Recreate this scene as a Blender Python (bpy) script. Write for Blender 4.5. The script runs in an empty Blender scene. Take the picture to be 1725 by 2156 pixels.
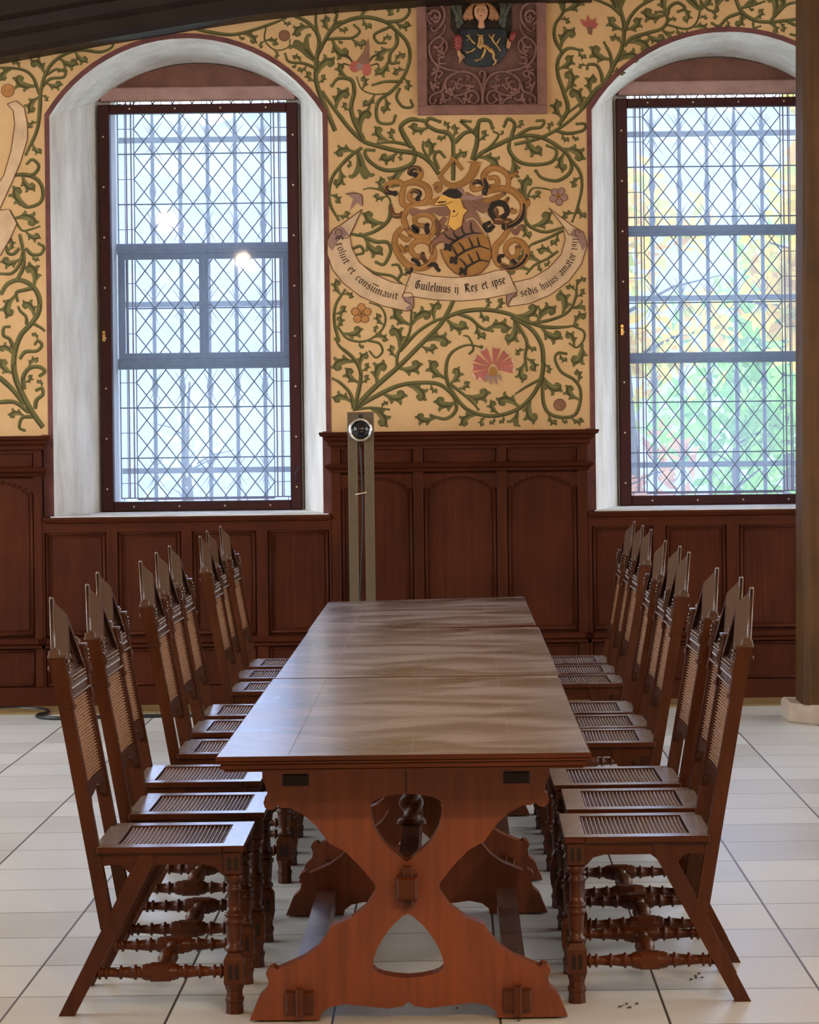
import bpy, math, random
from mathutils import Vector, Matrix
from mathutils.geometry import tessellate_polygon

sc = bpy.context.scene
col = sc.collection
PI = math.pi
R = math.radians

# ------------------------------------------------------------------ survey of the hall
# focal length in pixels of the 1725 x 2156 frame, vanishing point, roll and eye height
F, CX, CY, TH, EYE = 5400.0, 955.0, 905.0, 0.012, 1.6
CT, ST = math.cos(TH), math.sin(TH)


def P(px, py, Y):
    """world point at distance Y that shows at pixel (px, py)"""
    dx, dy = px - CX, py - CY
    return Vector(((dx * CT - dy * ST) * Y / F, Y, EYE - (dx * ST + dy * CT) * Y / F))


YW = 15.10      # inner face of the window wall
YP = 15.02      # front of the wall panelling
YF = 15.84      # timber window frames
YG = 16.08      # leaded glass
YB = 16.40      # iron grilles


# ------------------------------------------------------------------ mesh builder
class MB:
    def __init__(self):
        self.v, self.f, self.m, self.s = [], [], [], []

    def add(self, verts, faces, m=0, smooth=False):
        b = len(self.v)
        self.v.extend([tuple(p) for p in verts])
        for fc in faces:
            self.f.append(tuple(i + b for i in fc))
            self.m.append(m)
            self.s.append(smooth)

    def box(self, x0, x1, y0, y1, z0, z1, m=0):
        v = [(x, y, z) for x in (x0, x1) for y in (y0, y1) for z in (z0, z1)]
        self.add(v, [(0, 1, 3, 2), (4, 6, 7, 5), (0, 4, 5, 1), (2, 3, 7, 6), (0, 2, 6, 4), (1, 5, 7, 3)], m)

    def cbox(self, x0, x1, y0, y1, z0, z1, c=.004, m=0):
        """box with chamfered vertical-plane edges (front face inset)"""
        self.loft([[(x0 + c, y0, z0 + c), (x1 - c, y0, z0 + c), (x1 - c, y0, z1 - c), (x0 + c, y0, z1 - c)],
                   [(x0, y0 + c, z0), (x1, y0 + c, z0), (x1, y0 + c, z1), (x0, y0 + c, z1)],
                   [(x0, y1 - c, z0), (x1, y1 - c, z0), (x1, y1 - c, z1), (x0, y1 - c, z1)],
                   [(x0 + c, y1, z0 + c), (x1 - c, y1, z0 + c), (x1 - c, y1, z1 - c), (x0 + c, y1, z1 - c)]], m)

    def loft(self, rings, m=0, smooth=False, cap=True, closed=True):
        n = len(rings[0])
        v = [p for r in rings for p in r]
        f = []
        for i in range(len(rings) - 1):
            for j in range(n if closed else n - 1):
                k = (j + 1) % n
                f.append((i * n + j, i * n + k, (i + 1) * n + k, (i + 1) * n + j))
        self.add(v, f, m, smooth)
        if cap and closed:
            b = len(self.v) - len(v)
            for fc in (tuple(range(n))[::-1], tuple(range((len(rings) - 1) * n, len(rings) * n))):
                self.f.append(tuple(i + b for i in fc)); self.m.append(m); self.s.append(False)

    def prism(self, poly, fn, d0, d1, holes=(), m=0):
        """extrude a 2-D outline (with holes) between depths d0 and d1; fn(u, v, d) -> point"""
        loops = [list(poly)] + [list(h) for h in holes]
        flat = [p for l in loops for p in l]
        tris = tessellate_polygon([[Vector((p[0], p[1], 0)) for p in l] for l in loops])
        n = len(flat)
        v = [fn(p[0], p[1], d0) for p in flat] + [fn(p[0], p[1], d1) for p in flat]
        f = [tuple(t) for t in tris] + [tuple(i + n for i in reversed(t)) for t in tris]
        o = 0
        for l in loops:
            k = len(l)
            for i in range(k):
                j = (i + 1) % k
                f.append((o + i, o + j, n + o + j, n + o + i))
            o += k
        self.add(v, f, m)

    def lathe(self, prof, org, axis=(0, 0, 1), seg=12, m=0, smooth=True):
        a = Vector(axis).normalized()
        u = a.orthogonal().normalized()
        w = a.cross(u)
        org = Vector(org)
        rings = [[org + a * t + (u * math.cos(2 * PI * k / seg) + w * math.sin(2 * PI * k / seg)) * max(r, 1e-4)
                  for k in range(seg)] for r, t in prof]
        self.loft(rings, m, smooth)

    def tube(self, pts, rad, seg=8, m=0, smooth=True, squash=None):
        pts = [Vector(p) for p in pts]
        n = len(pts)
        if not hasattr(rad, '__len__'):
            rad = [rad] * n
        rings = []
        up = None
        for i in range(n):
            t = (pts[min(i + 1, n - 1)] - pts[max(i - 1, 0)])
            if t.length < 1e-9:
                t = Vector((0, 0, 1))
            t.normalize()
            if up is None:
                up = t.orthogonal().normalized()
            up = (up - t * up.dot(t))
            up = up.normalized() if up.length > 1e-6 else t.orthogonal().normalized()
            w = t.cross(up)
            ring = []
            for k in range(seg):
                d = (up * math.cos(2 * PI * k / seg) + w * math.sin(2 * PI * k / seg)) * rad[i]
                if squash is not None:
                    d.y *= squash
                ring.append(pts[i] + d)
            rings.append(ring)
        self.loft(rings, m, smooth)

    def ball(self, c, r, m=0, seg=10, rings=6, sq=(1, 1, 1)):
        c = Vector(c)
        rr = []
        for i in range(rings + 1):
            a = -PI / 2 + PI * i / rings
            rr.append([c + Vector((math.cos(a) * math.cos(2 * PI * k / seg) * r * sq[0],
                                   math.cos(a) * math.sin(2 * PI * k / seg) * r * sq[1],
                                   math.sin(a) * r * sq[2])) for k in range(seg)])
        self.loft(rr, m, True, cap=False)

    def mesh(self, name, mats):
        me = bpy.data.meshes.new(name)
        me.from_pydata(self.v, [], self.f)
        for mt in (mats if isinstance(mats, (list, tuple)) else [mats]):
            me.materials.append(mt)
        me.polygons.foreach_set('material_index', self.m)
        me.polygons.foreach_set('use_smooth', self.s)
        me.update()
        return me

    def build(self, name, mats, parent=None):
        o = bpy.data.objects.new(name, self.mesh(name, mats))
        col.objects.link(o)
        if parent is not None:
            o.parent = parent
        return o


def tag(o, label, cat=None, group=None):
    o['label'] = label
    if cat:
        o['category'] = cat
    if group:
        o['group'] = group
    return o


def struct(o, label=None):
    o['kind'] = 'structure'
    if label:
        o['label'] = label
    return o


def empty(name, loc=(0, 0, 0), rz=0):
    o = bpy.data.objects.new(name, None)
    o.empty_display_size = .1
    o.location = loc
    o.rotation_euler = (0, 0, rz)
    col.objects.link(o)
    return o


def dup(root, loc, rz):
    r = root.copy(); col.objects.link(r)
    r.location = loc; r.rotation_euler = (0, 0, rz)
    for ch in list(root.children):
        c = ch.copy(); col.objects.link(c); c.parent = r
        for g in list(ch.children):
            d = g.copy(); col.objects.link(d); d.parent = c
    return r


def spline(pts, step=4.0):
    """Catmull-Rom through 2-D points, resampled"""
    pts = [Vector((p[0], p[1])) for p in pts]
    if len(pts) < 3:
        a, b = pts[0], pts[-1]
        n = max(2, int((b - a).length / step))
        return [a.lerp(b, i / n) for i in range(n + 1)]
    ext = [pts[0] * 2 - pts[1]] + pts + [pts[-1] * 2 - pts[-2]]
    out = []
    for i in range(1, len(ext) - 2):
        p0, p1, p2, p3 = ext[i - 1:i + 3]
        n = max(2, int((p2 - p1).length / step))
        for k in range(n):
            t = k / n
            out.append(.5 * (2 * p1 + (p2 - p0) * t + (2 * p0 - 5 * p1 + 4 * p2 - p3) * t * t
                             + (3 * p1 - p0 - 3 * p2 + p3) * t ** 3))
    out.append(pts[-1])
    return out


# ------------------------------------------------------------------ materials
def nmat(name):
    m = bpy.data.materials.new(name)
    m.use_nodes = True
    nt = m.node_tree
    return m, nt, nt.nodes['Principled BSDF'], nt.nodes, nt.links


def setp(b, **kw):
    names = {'col': 'Base Color', 'rough': 'Roughness', 'spec': 'Specular IOR Level', 'metal': 'Metallic',
             'coat': 'Coat Weight', 'coatr': 'Coat Roughness', 'ior': 'IOR'}
    for k, v in kw.items():
        if k == 'col':
            v = (*v, 1)
        b.inputs[names[k]].default_value = v


def ramp(N, stops):
    r = N.new('ShaderNodeValToRGB')
    e = r.color_ramp.elements
    while len(e) < len(stops):
        e.new(.5)
    for i, (p, c) in enumerate(stops):
        e[i].position = p
        e[i].color = (*c, 1)
    return r


def wood(name, c_dark, c_light, grain='z', rough=.4, coat=.3, coatr=.2, bump=.15, scale=1.0, blotch=.5, spec=.5, ior=1.5):
    m, nt, b, N, L = nmat(name)
    tc = N.new('ShaderNodeTexCoord')
    mp = N.new('ShaderNodeMapping')
    s = {'x': (2.2, 45, 45), 'y': (45, 2.2, 45), 'z': (45, 45, 2.2)}[grain]
    mp.inputs['Scale'].default_value = tuple(k * scale for k in s)
    L.new(tc.outputs['Object'], mp.inputs['Vector'])
    n1 = N.new('ShaderNodeTexNoise'); n1.inputs['Scale'].default_value = 1.0
    n1.inputs['Detail'].default_value = 5; n1.inputs['Distortion'].default_value = .6
    L.new(mp.outputs[0], n1.inputs['Vector'])
    n2 = N.new('ShaderNodeTexNoise'); n2.inputs['Scale'].default_value = 3.5
    n2.inputs['Detail'].default_value = 3
    L.new(tc.outputs['Object'], n2.inputs['Vector'])
    mx = N.new('ShaderNodeMix'); mx.inputs[0].default_value = blotch
    L.new(n1.outputs['Fac'], mx.inputs[2]); L.new(n2.outputs['Fac'], mx.inputs[3])
    r = ramp(N, [(.32, c_dark), (.68, c_light)])
    L.new(mx.outputs[0], r.inputs[0])
    L.new(r.outputs[0], b.inputs['Base Color'])
    bp = N.new('ShaderNodeBump'); bp.inputs['Strength'].default_value = bump
    bp.inputs['Distance'].default_value = .002
    L.new(n1.outputs['Fac'], bp.inputs['Height'])
    L.new(bp.outputs[0], b.inputs['Normal'])
    mr = N.new('ShaderNodeMapRange')
    mr.inputs[1].default_value = .3; mr.inputs[2].default_value = .7
    mr.inputs[3].default_value = max(.03, rough - .08); mr.inputs[4].default_value = rough + .1
    L.new(n2.outputs['Fac'], mr.inputs[0]); L.new(mr.outputs[0], b.inputs['Roughness'])
    setp(b, coat=coat, coatr=coatr, spec=spec, ior=ior)
    return m


def plain(name, c, rough=.6, metal=0, var=.12, nscale=30, bump=0, spec=.5, coat=0):
    m, nt, b, N, L = nmat(name)
    tc = N.new('ShaderNodeTexCoord')
    n = N.new('ShaderNodeTexNoise'); n.inputs['Scale'].default_value = nscale; n.inputs['Detail'].default_value = 4
    L.new(tc.outputs['Object'], n.inputs['Vector'])
    r = ramp(N, [(.3, tuple(k * (1 - var) for k in c)), (.7, tuple(min(1, k * (1 + var)) for k in c))])
    L.new(n.outputs['Fac'], r.inputs[0]); L.new(r.outputs[0], b.inputs['Base Color'])
    if bump:
        bp = N.new('ShaderNodeBump'); bp.inputs['Strength'].default_value = bump; bp.inputs['Distance'].default_value = .004
        L.new(n.outputs['Fac'], bp.inputs['Height']); L.new(bp.outputs[0], b.inputs['Normal'])
    setp(b, rough=rough, metal=metal, spec=spec, coat=coat)
    return m


M = {}
M['oak_panel'] = wood('panelling_oak', (.036, .0076, .0023), (.074, .0158, .0045), 'z', rough=.58, coat=0, spec=.10, bump=.12)
M['oak_panel_h'] = wood('panelling_oak_across', (.037, .0080, .0024), (.076, .0164, .0048), 'x', rough=.58, coat=0, spec=.10, bump=.12)
M['oak_chair'] = wood('chair_oak', (.040, .0098, .0025), (.084, .0205, .0050), 'z', rough=.34, coat=.06, coatr=.12, spec=.22, bump=.08)
M['oak_chair_h'] = wood('chair_oak_across', (.044, .0104, .0025), (.095, .0220, .0052), 'x', rough=.34, coat=.06, coatr=.15, spec=.2, bump=.06)
M['oak_seat_sheen'] = wood('seat_oak_sheen', (.24, .20, .175), (.36, .315, .285), 'x', rough=.30, coat=1.0, coatr=.22, spec=.8, bump=.04)  # pale colour paints the window reflection onto the seat tops
M['oak_polish'] = wood('polished_oak', (.050, .020, .011), (.10, .045, .026), 'x', rough=.24, coat=1.0, coatr=.16, spec=.8, bump=.04)
M['oak_rail'] = wood('rail_oak', (.075, .035, .022), (.15, .08, .055), 'y', rough=.26, coat=1.0, coatr=.16, spec=.8, bump=.04)
M['oak_trestle'] = wood('trestle_oak', (.105, .0235, .0054), (.21, .047, .0105), 'z', rough=.45, coat=.15, coatr=.3, spec=.35, bump=.15)
M['oak_dark'] = wood('black_oak', (.010, .0045, .0022), (.022, .0095, .0045), 'x', rough=.5, coat=0, spec=.25, bump=.2)
M['oak_post'] = wood('post_oak', (.050, .022, .006), (.12, .054, .015), 'z', spec=.2, rough=.6, coat=0, bump=.5, scale=.6)


def table_top_material():
    m, nt, b, N, L = nmat('table_top_oak')
    tc = N.new('ShaderNodeTexCoord')
    mp = N.new('ShaderNodeMapping'); mp.inputs['Scale'].default_value = (3.0, 50, 20)
    L.new(tc.outputs['Object'], mp.inputs['Vector'])
    n1 = N.new('ShaderNodeTexNoise'); n1.inputs['Scale'].default_value = 1; n1.inputs['Detail'].default_value = 6
    n1.inputs['Distortion'].default_value = 1.2
    L.new(mp.outputs[0], n1.inputs['Vector'])
    mp2 = N.new('ShaderNodeMapping'); mp2.inputs['Scale'].default_value = (.8, 1.25, 1)
    L.new(tc.outputs['Object'], mp2.inputs['Vector'])
    n2 = N.new('ShaderNodeTexNoise'); n2.inputs['Scale'].default_value = 2.4; n2.inputs['Detail'].default_value = 5
    n2.inputs['Roughness'].default_value = .55; n2.inputs['Distortion'].default_value = .8
    L.new(mp2.outputs[0], n2.inputs['Vector'])
    # worn, wiped polish: pale dry streaks over dark stain
    r = ramp(N, [(.40, (.050, .031, .029)), (.50, (.17, .120, .113)), (.60, (.36, .295, .285))])
    L.new(n2.outputs['Fac'], r.inputs[0])
    r1 = ramp(N, [(.3, (.6, .6, .6)), (.7, (1.25, 1.25, 1.25))])
    L.new(n1.outputs['Fac'], r1.inputs[0])
    mx = N.new('ShaderNodeMix'); mx.data_type = 'RGBA'; mx.blend_type = 'MULTIPLY'; mx.inputs[0].default_value = .8
    L.new(r.outputs[0], mx.inputs[6]); L.new(r1.outputs[0], mx.inputs[7])
    L.new(mx.outputs[2], b.inputs['Base Color'])
    mr = N.new('ShaderNodeMapRange')
    mr.inputs[1].default_value = .35; mr.inputs[2].default_value = .65
    mr.inputs[3].default_value = .26; mr.inputs[4].default_value = .46
    L.new(n2.outputs['Fac'], mr.inputs[0]); L.new(mr.outputs[0], b.inputs['Roughness'])
    bp = N.new('ShaderNodeBump'); bp.inputs['Strength'].default_value = .10; bp.inputs['Distance'].default_value = .002
    L.new(n1.outputs['Fac'], bp.inputs['Height']); L.new(bp.outputs[0], b.inputs['Normal'])
    setp(b, spec=.8, coat=1.0, coatr=.24)
    return m


M['table_top'] = table_top_material()


def plaster(name, c, c2, scale=6, bump=.3, rough=.85, streak=False):
    m, nt, b, N, L = nmat(name)
    tc = N.new('ShaderNodeTexCoord')
    mp = N.new('ShaderNodeMapping')
    mp.inputs['Scale'].default_value = (1, 1, .35) if streak else (1, 1, 1)
    L.new(tc.outputs['Object'], mp.inputs['Vector'])
    n = N.new('ShaderNodeTexNoise'); n.inputs['Scale'].default_value = scale; n.inputs['Detail'].default_value = 6
    n.inputs['Roughness'].default_value = .65
    L.new(mp.outputs[0], n.inputs['Vector'])
    n2 = N.new('ShaderNodeTexNoise'); n2.inputs['Scale'].default_value = scale * 14; n2.inputs['Detail'].default_value = 4
    L.new(mp.outputs[0], n2.inputs['Vector'])
    r = ramp(N, [(.30, c2), (.62, c)])
    L.new(n.outputs['Fac'], r.inputs[0])
    L.new(r.outputs[0], b.inputs['Base Color'])
    ad = N.new('ShaderNodeMath'); ad.operation = 'ADD'
    L.new(n.outputs['Fac'], ad.inputs[0]); L.new(n2.outputs['Fac'], ad.inputs[1])
    bp = N.new('ShaderNodeBump'); bp.inputs['Strength'].default_value = bump; bp.inputs['Distance'].default_value = .012
    L.new(ad.outputs[0], bp.inputs['Height']); L.new(bp.outputs[0], b.inputs['Normal'])
    setp(b, rough=rough, spec=.25)
    return m


M['mural_ground'] = plaster('mural_ground', (.62, .385, .18), (.50, .29, .125), 1.6, .10)
M['reveal'] = plaster('white_plaster', (.80, .78, .73), (.52, .485, .42), 4, .6, streak=True)
M['plain_wall'] = plaster('plain_plaster', (.50, .40, .27), (.42, .32, .20), 3, .2)
M['stone_red'] = plaster('red_sandstone', (.24, .115, .085), (.17, .078, .060), 9, .35)
M['stone_pink'] = plaster('pink_sandstone', (.48, .30, .27), (.36, .21, .19), 9, .35)
M['relief_pink'] = plaster('relief_sandstone', (.23, .112, .090), (.15, .070, .056), 9, .35)
M['stone_pale'] = plaster('pale_stone', (.55, .45, .36), (.42, .33, .25), 9, .3)


def floor_material():
    m, nt, b, N, L = nmat('stone_floor_slabs')
    geo = N.new('ShaderNodeNewGeometry')
    sep = N.new('ShaderNodeSeparateXYZ'); L.new(geo.outputs['Position'], sep.inputs[0])

    def cell(axis, org, pitch):
        a = N.new('ShaderNodeMath'); a.operation = 'SUBTRACT'; a.inputs[1].default_value = org
        L.new(sep.outputs[axis], a.inputs[0])
        d = N.new('ShaderNodeMath'); d.operation = 'DIVIDE'; d.inputs[1].default_value = pitch
        L.new(a.outputs[0], d.inputs[0])
        fl = N.new('ShaderNodeMath'); fl.operation = 'FLOOR'; L.new(d.outputs[0], fl.inputs[0])
        fr = N.new('ShaderNodeMath'); fr.operation = 'FRACT'; L.new(d.outputs[0], fr.inputs[0])
        h = N.new('ShaderNodeMath'); h.operation = 'SUBTRACT'; h.inputs[1].default_value = .5
        L.new(fr.outputs[0], h.inputs[0])
        ab = N.new('ShaderNodeMath'); ab.operation = 'ABSOLUTE'; L.new(h.outputs[0], ab.inputs[0])
        return fl, ab      # ab = .5 at the joint

    fx, ax = cell(0, 1.018, .455)
    fy, ay = cell(1, 7.30, .43)

    def line(ab, w):
        g = N.new('ShaderNodeMapRange'); g.inputs[1].default_value = .5 - w; g.inputs[2].default_value = .5 - w * .45
        L.new(ab.outputs[0], g.inputs[0]); return g
    jx, jy = line(ax, .011), line(ay, .010)
    jm = N.new('ShaderNodeMath'); jm.operation = 'MAXIMUM'
    L.new(jx.outputs[0], jm.inputs[0]); L.new(jy.outputs[0], jm.inputs[1])
    cb = N.new('ShaderNodeCombineXYZ'); L.new(fx.outputs[0], cb.inputs[0]); L.new(fy.outputs[0], cb.inputs[1])
    wn = N.new('ShaderNodeTexWhiteNoise'); wn.noise_dimensions = '2D'; L.new(cb.outputs[0], wn.inputs['Vector'])
    n = N.new('ShaderNodeTexNoise'); n.inputs['Scale'].default_value = 2.2; n.inputs['Detail'].default_value = 6
    L.new(geo.outputs['Position'], n.inputs['Vector'])
    n2 = N.new('ShaderNodeTexNoise'); n2.inputs['Scale'].default_value = 60; n2.inputs['Detail'].default_value = 5
    L.new(geo.outputs['Position'], n2.inputs['Vector'])
    m1 = N.new('ShaderNodeMix'); m1.inputs[0].default_value = .45
    L.new(wn.outputs['Value'], m1.inputs[2]); L.new(n.outputs['Fac'], m1.inputs[3])
    m2 = N.new('ShaderNodeMix'); m2.inputs[0].default_value = .30
    L.new(m1.outputs[0], m2.inputs[2]); L.new(n2.outputs['Fac'], m2.inputs[3])
    r = ramp(N, [(.18, (.44, .42, .375)), (.5, (.58, .57, .53)), (.85, (.68, .68, .65))])
    L.new(m2.outputs[0], r.inputs[0])
    jc = N.new('ShaderNodeMix'); jc.data_type = 'RGBA'; jc.inputs[7].default_value = (.055, .042, .03, 1)
    L.new(jm.outputs[0], jc.inputs[0]); L.new(r.outputs[0], jc.inputs[6])
    L.new(jc.outputs[2], b.inputs['Base Color'])
    hh = N.new('ShaderNodeMath'); hh.operation = 'MULTIPLY_ADD'; hh.inputs[1].default_value = .25
    L.new(n2.outputs['Fac'], hh.inputs[0])
    iv = N.new('ShaderNodeMath'); iv.operation = 'SUBTRACT'; iv.inputs[0].default_value = 1; L.new(jm.outputs[0], iv.inputs[1])
    L.new(iv.outputs[0], hh.inputs[2])
    bp = N.new('ShaderNodeBump'); bp.inputs['Strength'].default_value = .22; bp.inputs['Distance'].default_value = .003
    L.new(hh.outputs[0], bp.inputs['Height']); L.new(bp.outputs[0], b.inputs['Normal'])
    mr = N.new('ShaderNodeMapRange'); mr.inputs[3].default_value = .28; mr.inputs[4].default_value = .50
    L.new(m2.outputs[0], mr.inputs[0]); L.new(mr.outputs[0], b.inputs['Roughness'])
    setp(b, spec=.5)
    return m


M['floor'] = floor_material()
M['frame_red'] = wood('window_frame_paint', (.030, .0055, .0055), (.055, .010, .0095), 'z', rough=.5, coat=0, spec=.25, bump=.1)
M['iron'] = plain('wrought_iron', (.035, .04, .05), .55, .3)
M['lead'] = plain('lead_came', (.028, .032, .040), .55, .3)
M['steel_paint'] = plain('grey_painted_steel', (.16, .17, .20), .5, 0)
M['ruby'] = plain('ruby_strip', (.26, .06, .08), .3, 0)
M['screw'] = plain('brass_screw', (.62, .52, .36), .35, .6)
M['brass'] = plain('brass', (.55, .38, .14), .3, 1)
M['chrome'] = plain('chrome', (.8, .8, .8), .12, 1, var=.02)
M['black'] = plain('black_rubber', (.012, .012, .013), .35)
M['lens_black'] = plain('black_glass', (.008, .008, .010), .08)
M['stand_metal'] = plain('olive_brown_metal', (.095, .068, .036), .45, .2)
M['cane'] = plain('woven_cane', (.30, .145, .066), .38, 0, var=.45, nscale=160, bump=.25, coat=.3)
M['cane_seat'] = plain('woven_cane_seat', (.26, .17, .12), .42, 0, var=.5, nscale=160, bump=.25, coat=.7)
M['joint'] = plain('joint_filler', (.26, .21, .18), .7)
M['crumb'] = plain('dry_crumb', (.10, .07, .04), .9)
M['floor_strip'] = wood('floor_edge_board', (.16, .10, .035), (.27, .175, .065), 'x', rough=.5, coat=0)

# paints of the mural
def paint(name, c, var=.16):
    return plain(name, c, .85, 0, var=var, nscale=9, spec=.2)


PAINT = ['green', 'darkgreen', 'lightgreen', 'rust', 'gold', 'yellow', 'black', 'red', 'cream', 'line', 'mauve', 'orange', 'ink']
PCOL = {'green': (.125, .108, .036), 'darkgreen': (.062, .052, .020), 'lightgreen': (.225, .195, .075),
        'rust': (.22, .105, .065), 'gold': (.31, .140, .038), 'yellow': (.62, .33, .075), 'black': (.030, .022, .016),
        'red': (.40, .105, .075), 'cream': (.56, .37, .215), 'line': (.12, .052, .024), 'mauve': (.29, .165, .13),
        'orange': (.42, .185, .06), 'ink': (.020, .014, .012)}
PM = [paint('mural_' + k + '_paint', PCOL[k]) for k in PAINT]
PI_ = {k: i for i, k in enumerate(PAINT)}
M['band_red'] = plain('red_border_paint', (.125, .036, .030), .8, 0, var=.3, nscale=12)


def glass_material(name, tint, veil, gloss=.04):
    """sheet glass: clear, a little mirror, and a milky veil that puts haze into the view"""
    m = bpy.data.materials.new(name); m.use_nodes = True
    nt = m.node_tree; N = nt.nodes; L = nt.links
    N.clear()
    out = N.new('ShaderNodeOutputMaterial')
    tr = N.new('ShaderNodeBsdfTransparent'); tr.inputs[0].default_value = (*tint, 1)
    tl = N.new('ShaderNodeBsdfTranslucent'); tl.inputs[0].default_value = (.78, .82, .93, 1)
    gl = N.new('ShaderNodeBsdfGlossy'); gl.inputs['Roughness'].default_value = .03
    mx = N.new('ShaderNodeMixShader')
    tc = N.new('ShaderNodeTexCoord')
    n = N.new('ShaderNodeTexNoise'); n.inputs['Scale'].default_value = 2.5; n.inputs['Detail'].default_value = 5
    L.new(tc.outputs['Object'], n.inputs['Vector'])
    mr = N.new('ShaderNodeMapRange'); mr.inputs[1].default_value = .3; mr.inputs[2].default_value = .7
    mr.inputs[3].default_value = veil * .85; mr.inputs[4].default_value = veil * 1.15
    L.new(n.outputs['Fac'], mr.inputs[0]); L.new(mr.outputs[0], mx.inputs[0])
    L.new(tr.outputs[0], mx.inputs[1]); L.new(tl.outputs[0], mx.inputs[2])
    m2 = N.new('ShaderNodeMixShader'); m2.inputs[0].default_value = gloss
    L.new(mx.outputs[0], m2.inputs[1]); L.new(gl.outputs[0], m2.inputs[2])
    L.new(m2.outputs[0], out.inputs[0])
    return m


M['hazed_pane'] = glass_material('hazed_sheet_glass', (.84, .87, .955), .085, .006)  # milky veil stands in for haze over the view
M['old_glass'] = glass_material('old_leaded_glass', (.81, .845, .94), .085, .02)
# light levels of the place
SKY = 8.1
LAMPS = [((-3.5, .2, 4.22), .4), ((-2.6, -.3, 3.75), .4), ((1.1, 1.2, 3.9), 1.5), ((3.75, .2, 4.55), 1.5), ((.5, -1.5, 4.2), 1.0)]
LAMP_W = 220
LAMP_C = (1.0, .74, .48)
EXPO = 0.0
# ================================================================== the room
XL, XR, Y0R, ZC = -5.2, 5.6, -5.0, 5.4
W1C, W2C = -1.553, 1.640          # window centres
WHW = .804                        # half width of the wall opening
SILL, SPR, APX = 1.118, 3.474, 3.924
OHW = .545                        # half width of the inner opening


def arc_pts(c, hw, z_spring, z_apex, n=24, left_first=True):
    rise = z_apex - z_spring
    rad = (hw * hw + rise * rise) / (2 * rise)
    zc = z_apex - rad
    a0 = math.asin(hw / rad)
    pts = []
    for i in range(n + 1):
        a = -a0 + 2 * a0 * i / n
        pts.append((c + rad * math.sin(a), zc + rad * math.cos(a)))
    return pts if left_first else pts[::-1]


def outer_outline(c, grow=0.0):
    a = arc_pts(c, WHW + grow, SPR + grow * .35, APX + grow)
    return [(c - WHW - grow, SILL - .02)] + a + [(c + WHW + grow, SILL - .02)]


def inner_outline(c):
    # at the plane of the timber frame, shallower arch
    a = arc_pts(c, .622, 3.655, 3.885)
    return [(c - .622, SILL - .02)] + a + [(c + .622, SILL - .02)]


# ---- wall with the two arched openings
mb = MB()
mb.prism([(XL, 0), (XR, 0), (XR, ZC), (XL, ZC)], lambda u, v, d: (u, d, v), YW, YW + .10,
         holes=[outer_outline(W1C), outer_outline(W2C)])
wall_back = struct(mb.build('wall_back', M['mural_ground']))
# splayed, plastered window recesses
mb = MB()
for c in (W1C, W2C):
    a, b = outer_outline(c), inner_outline(c)
    # rounded arris: first few centimetres follow the wall edge
    k1 = [(x + (c - x) * .012, z) for x, z in a]
    mb.loft([[(x, YW - .004, z) for x, z in a], [(x, YW + .03, z) for x, z in k1], [(x, YF + .03, z) for x, z in b],
             ], 0, False, cap=False, closed=False)
recess = struct(mb.build('window_recess', M['reveal'], wall_back))
# sill ledges, plastered white
for c in (W1C, W2C):
    mb = MB()
    mb.box(c - WHW - .012, c + WHW + .012, YP + .014, YF + .05, SILL - .03, SILL)
    struct(mb.build('sill_ledge', M['reveal'], wall_back))
# masonry round the glass (outer leaf of the wall)
mb = MB()
holes = []
for c in (W1C, W2C):
    holes.append([(c - OHW, 1.12), (c + OHW, 1.12), (c + OHW, 3.74), (c - OHW, 3.74)])
mb.prism([(XL, 0), (XR, 0), (XR, ZC), (XL, ZC)], lambda u, v, d: (u, d, v), YF + .03, YG + .14, holes=holes)
struct(mb.build('outer_masonry', M['reveal'], wall_back))

# red painted line round the openings and down to the panelling
def band(mbx, c):
    w = .030
    a = [(c - WHW - w, 1.10)] + arc_pts(c, WHW + w, SPR + .010, APX + w) + [(c + WHW + w, 1.10)]
    b = [(c - WHW, 1.10)] + arc_pts(c, WHW, SPR, APX) + [(c + WHW, 1.10)]
    n = len(a)
    mbx.loft([[(x, YW - .0025, z) for x, z in a], [(x, YW - .0025, z) for x, z in b]], 0, False, cap=False, closed=False)
mb = MB()
for c in (W1C, W2C):
    band(mb, c)
mb.box(P(88, 950, YW).x, P(113, 950, YW).x, YW - .012, YW - .004, 1.10, 1.60)
mb.box(P(680, 950, YW).x, P(700, 950, YW).x, YW - .012, YW - .004, 1.10, 1.60)
mb.box(P(1234, 950, YW).x, P(1250, 950, YW).x, YW - .012, YW - .004, 1.10, 1.60)
struct(mb.build('red_border_line', M['band_red'], wall_back))

# ---- other walls (side walls get unseen openings added to light the floor), floor, ceiling
def side_wall(name, x0, x1):
    mbx = MB()
    hs = [[(y - 1.1, .9), (y + 1.1, .9), (y + 1.1, 4.1), (y - 1.1, 4.1)] for y in (7.4, 10.5, 13.5)]
    mbx.prism([(Y0R, 0), (YW + .1, 0), (YW + .1, ZC), (Y0R, ZC)], lambda u, v, d: (d, u, v), x0, x1, holes=hs)
    return struct(mbx.build(name, M['plain_wall']))
wall_left = side_wall('wall_left', XL - .3, XL)
wall_right = side_wall('wall_right', XR, XR + .3)
mb = MB(); mb.box(XL - .3, XR + .3, Y0R - .3, Y0R, 0, ZC)
struct(mb.build('wall_front', M['oak_panel']))
mb = MB(); mb.box(XL - .3, XR + .3, Y0R - .3, YW + .1, -.12, 0)
floor = struct(mb.build('floor', M['floor']))
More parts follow.
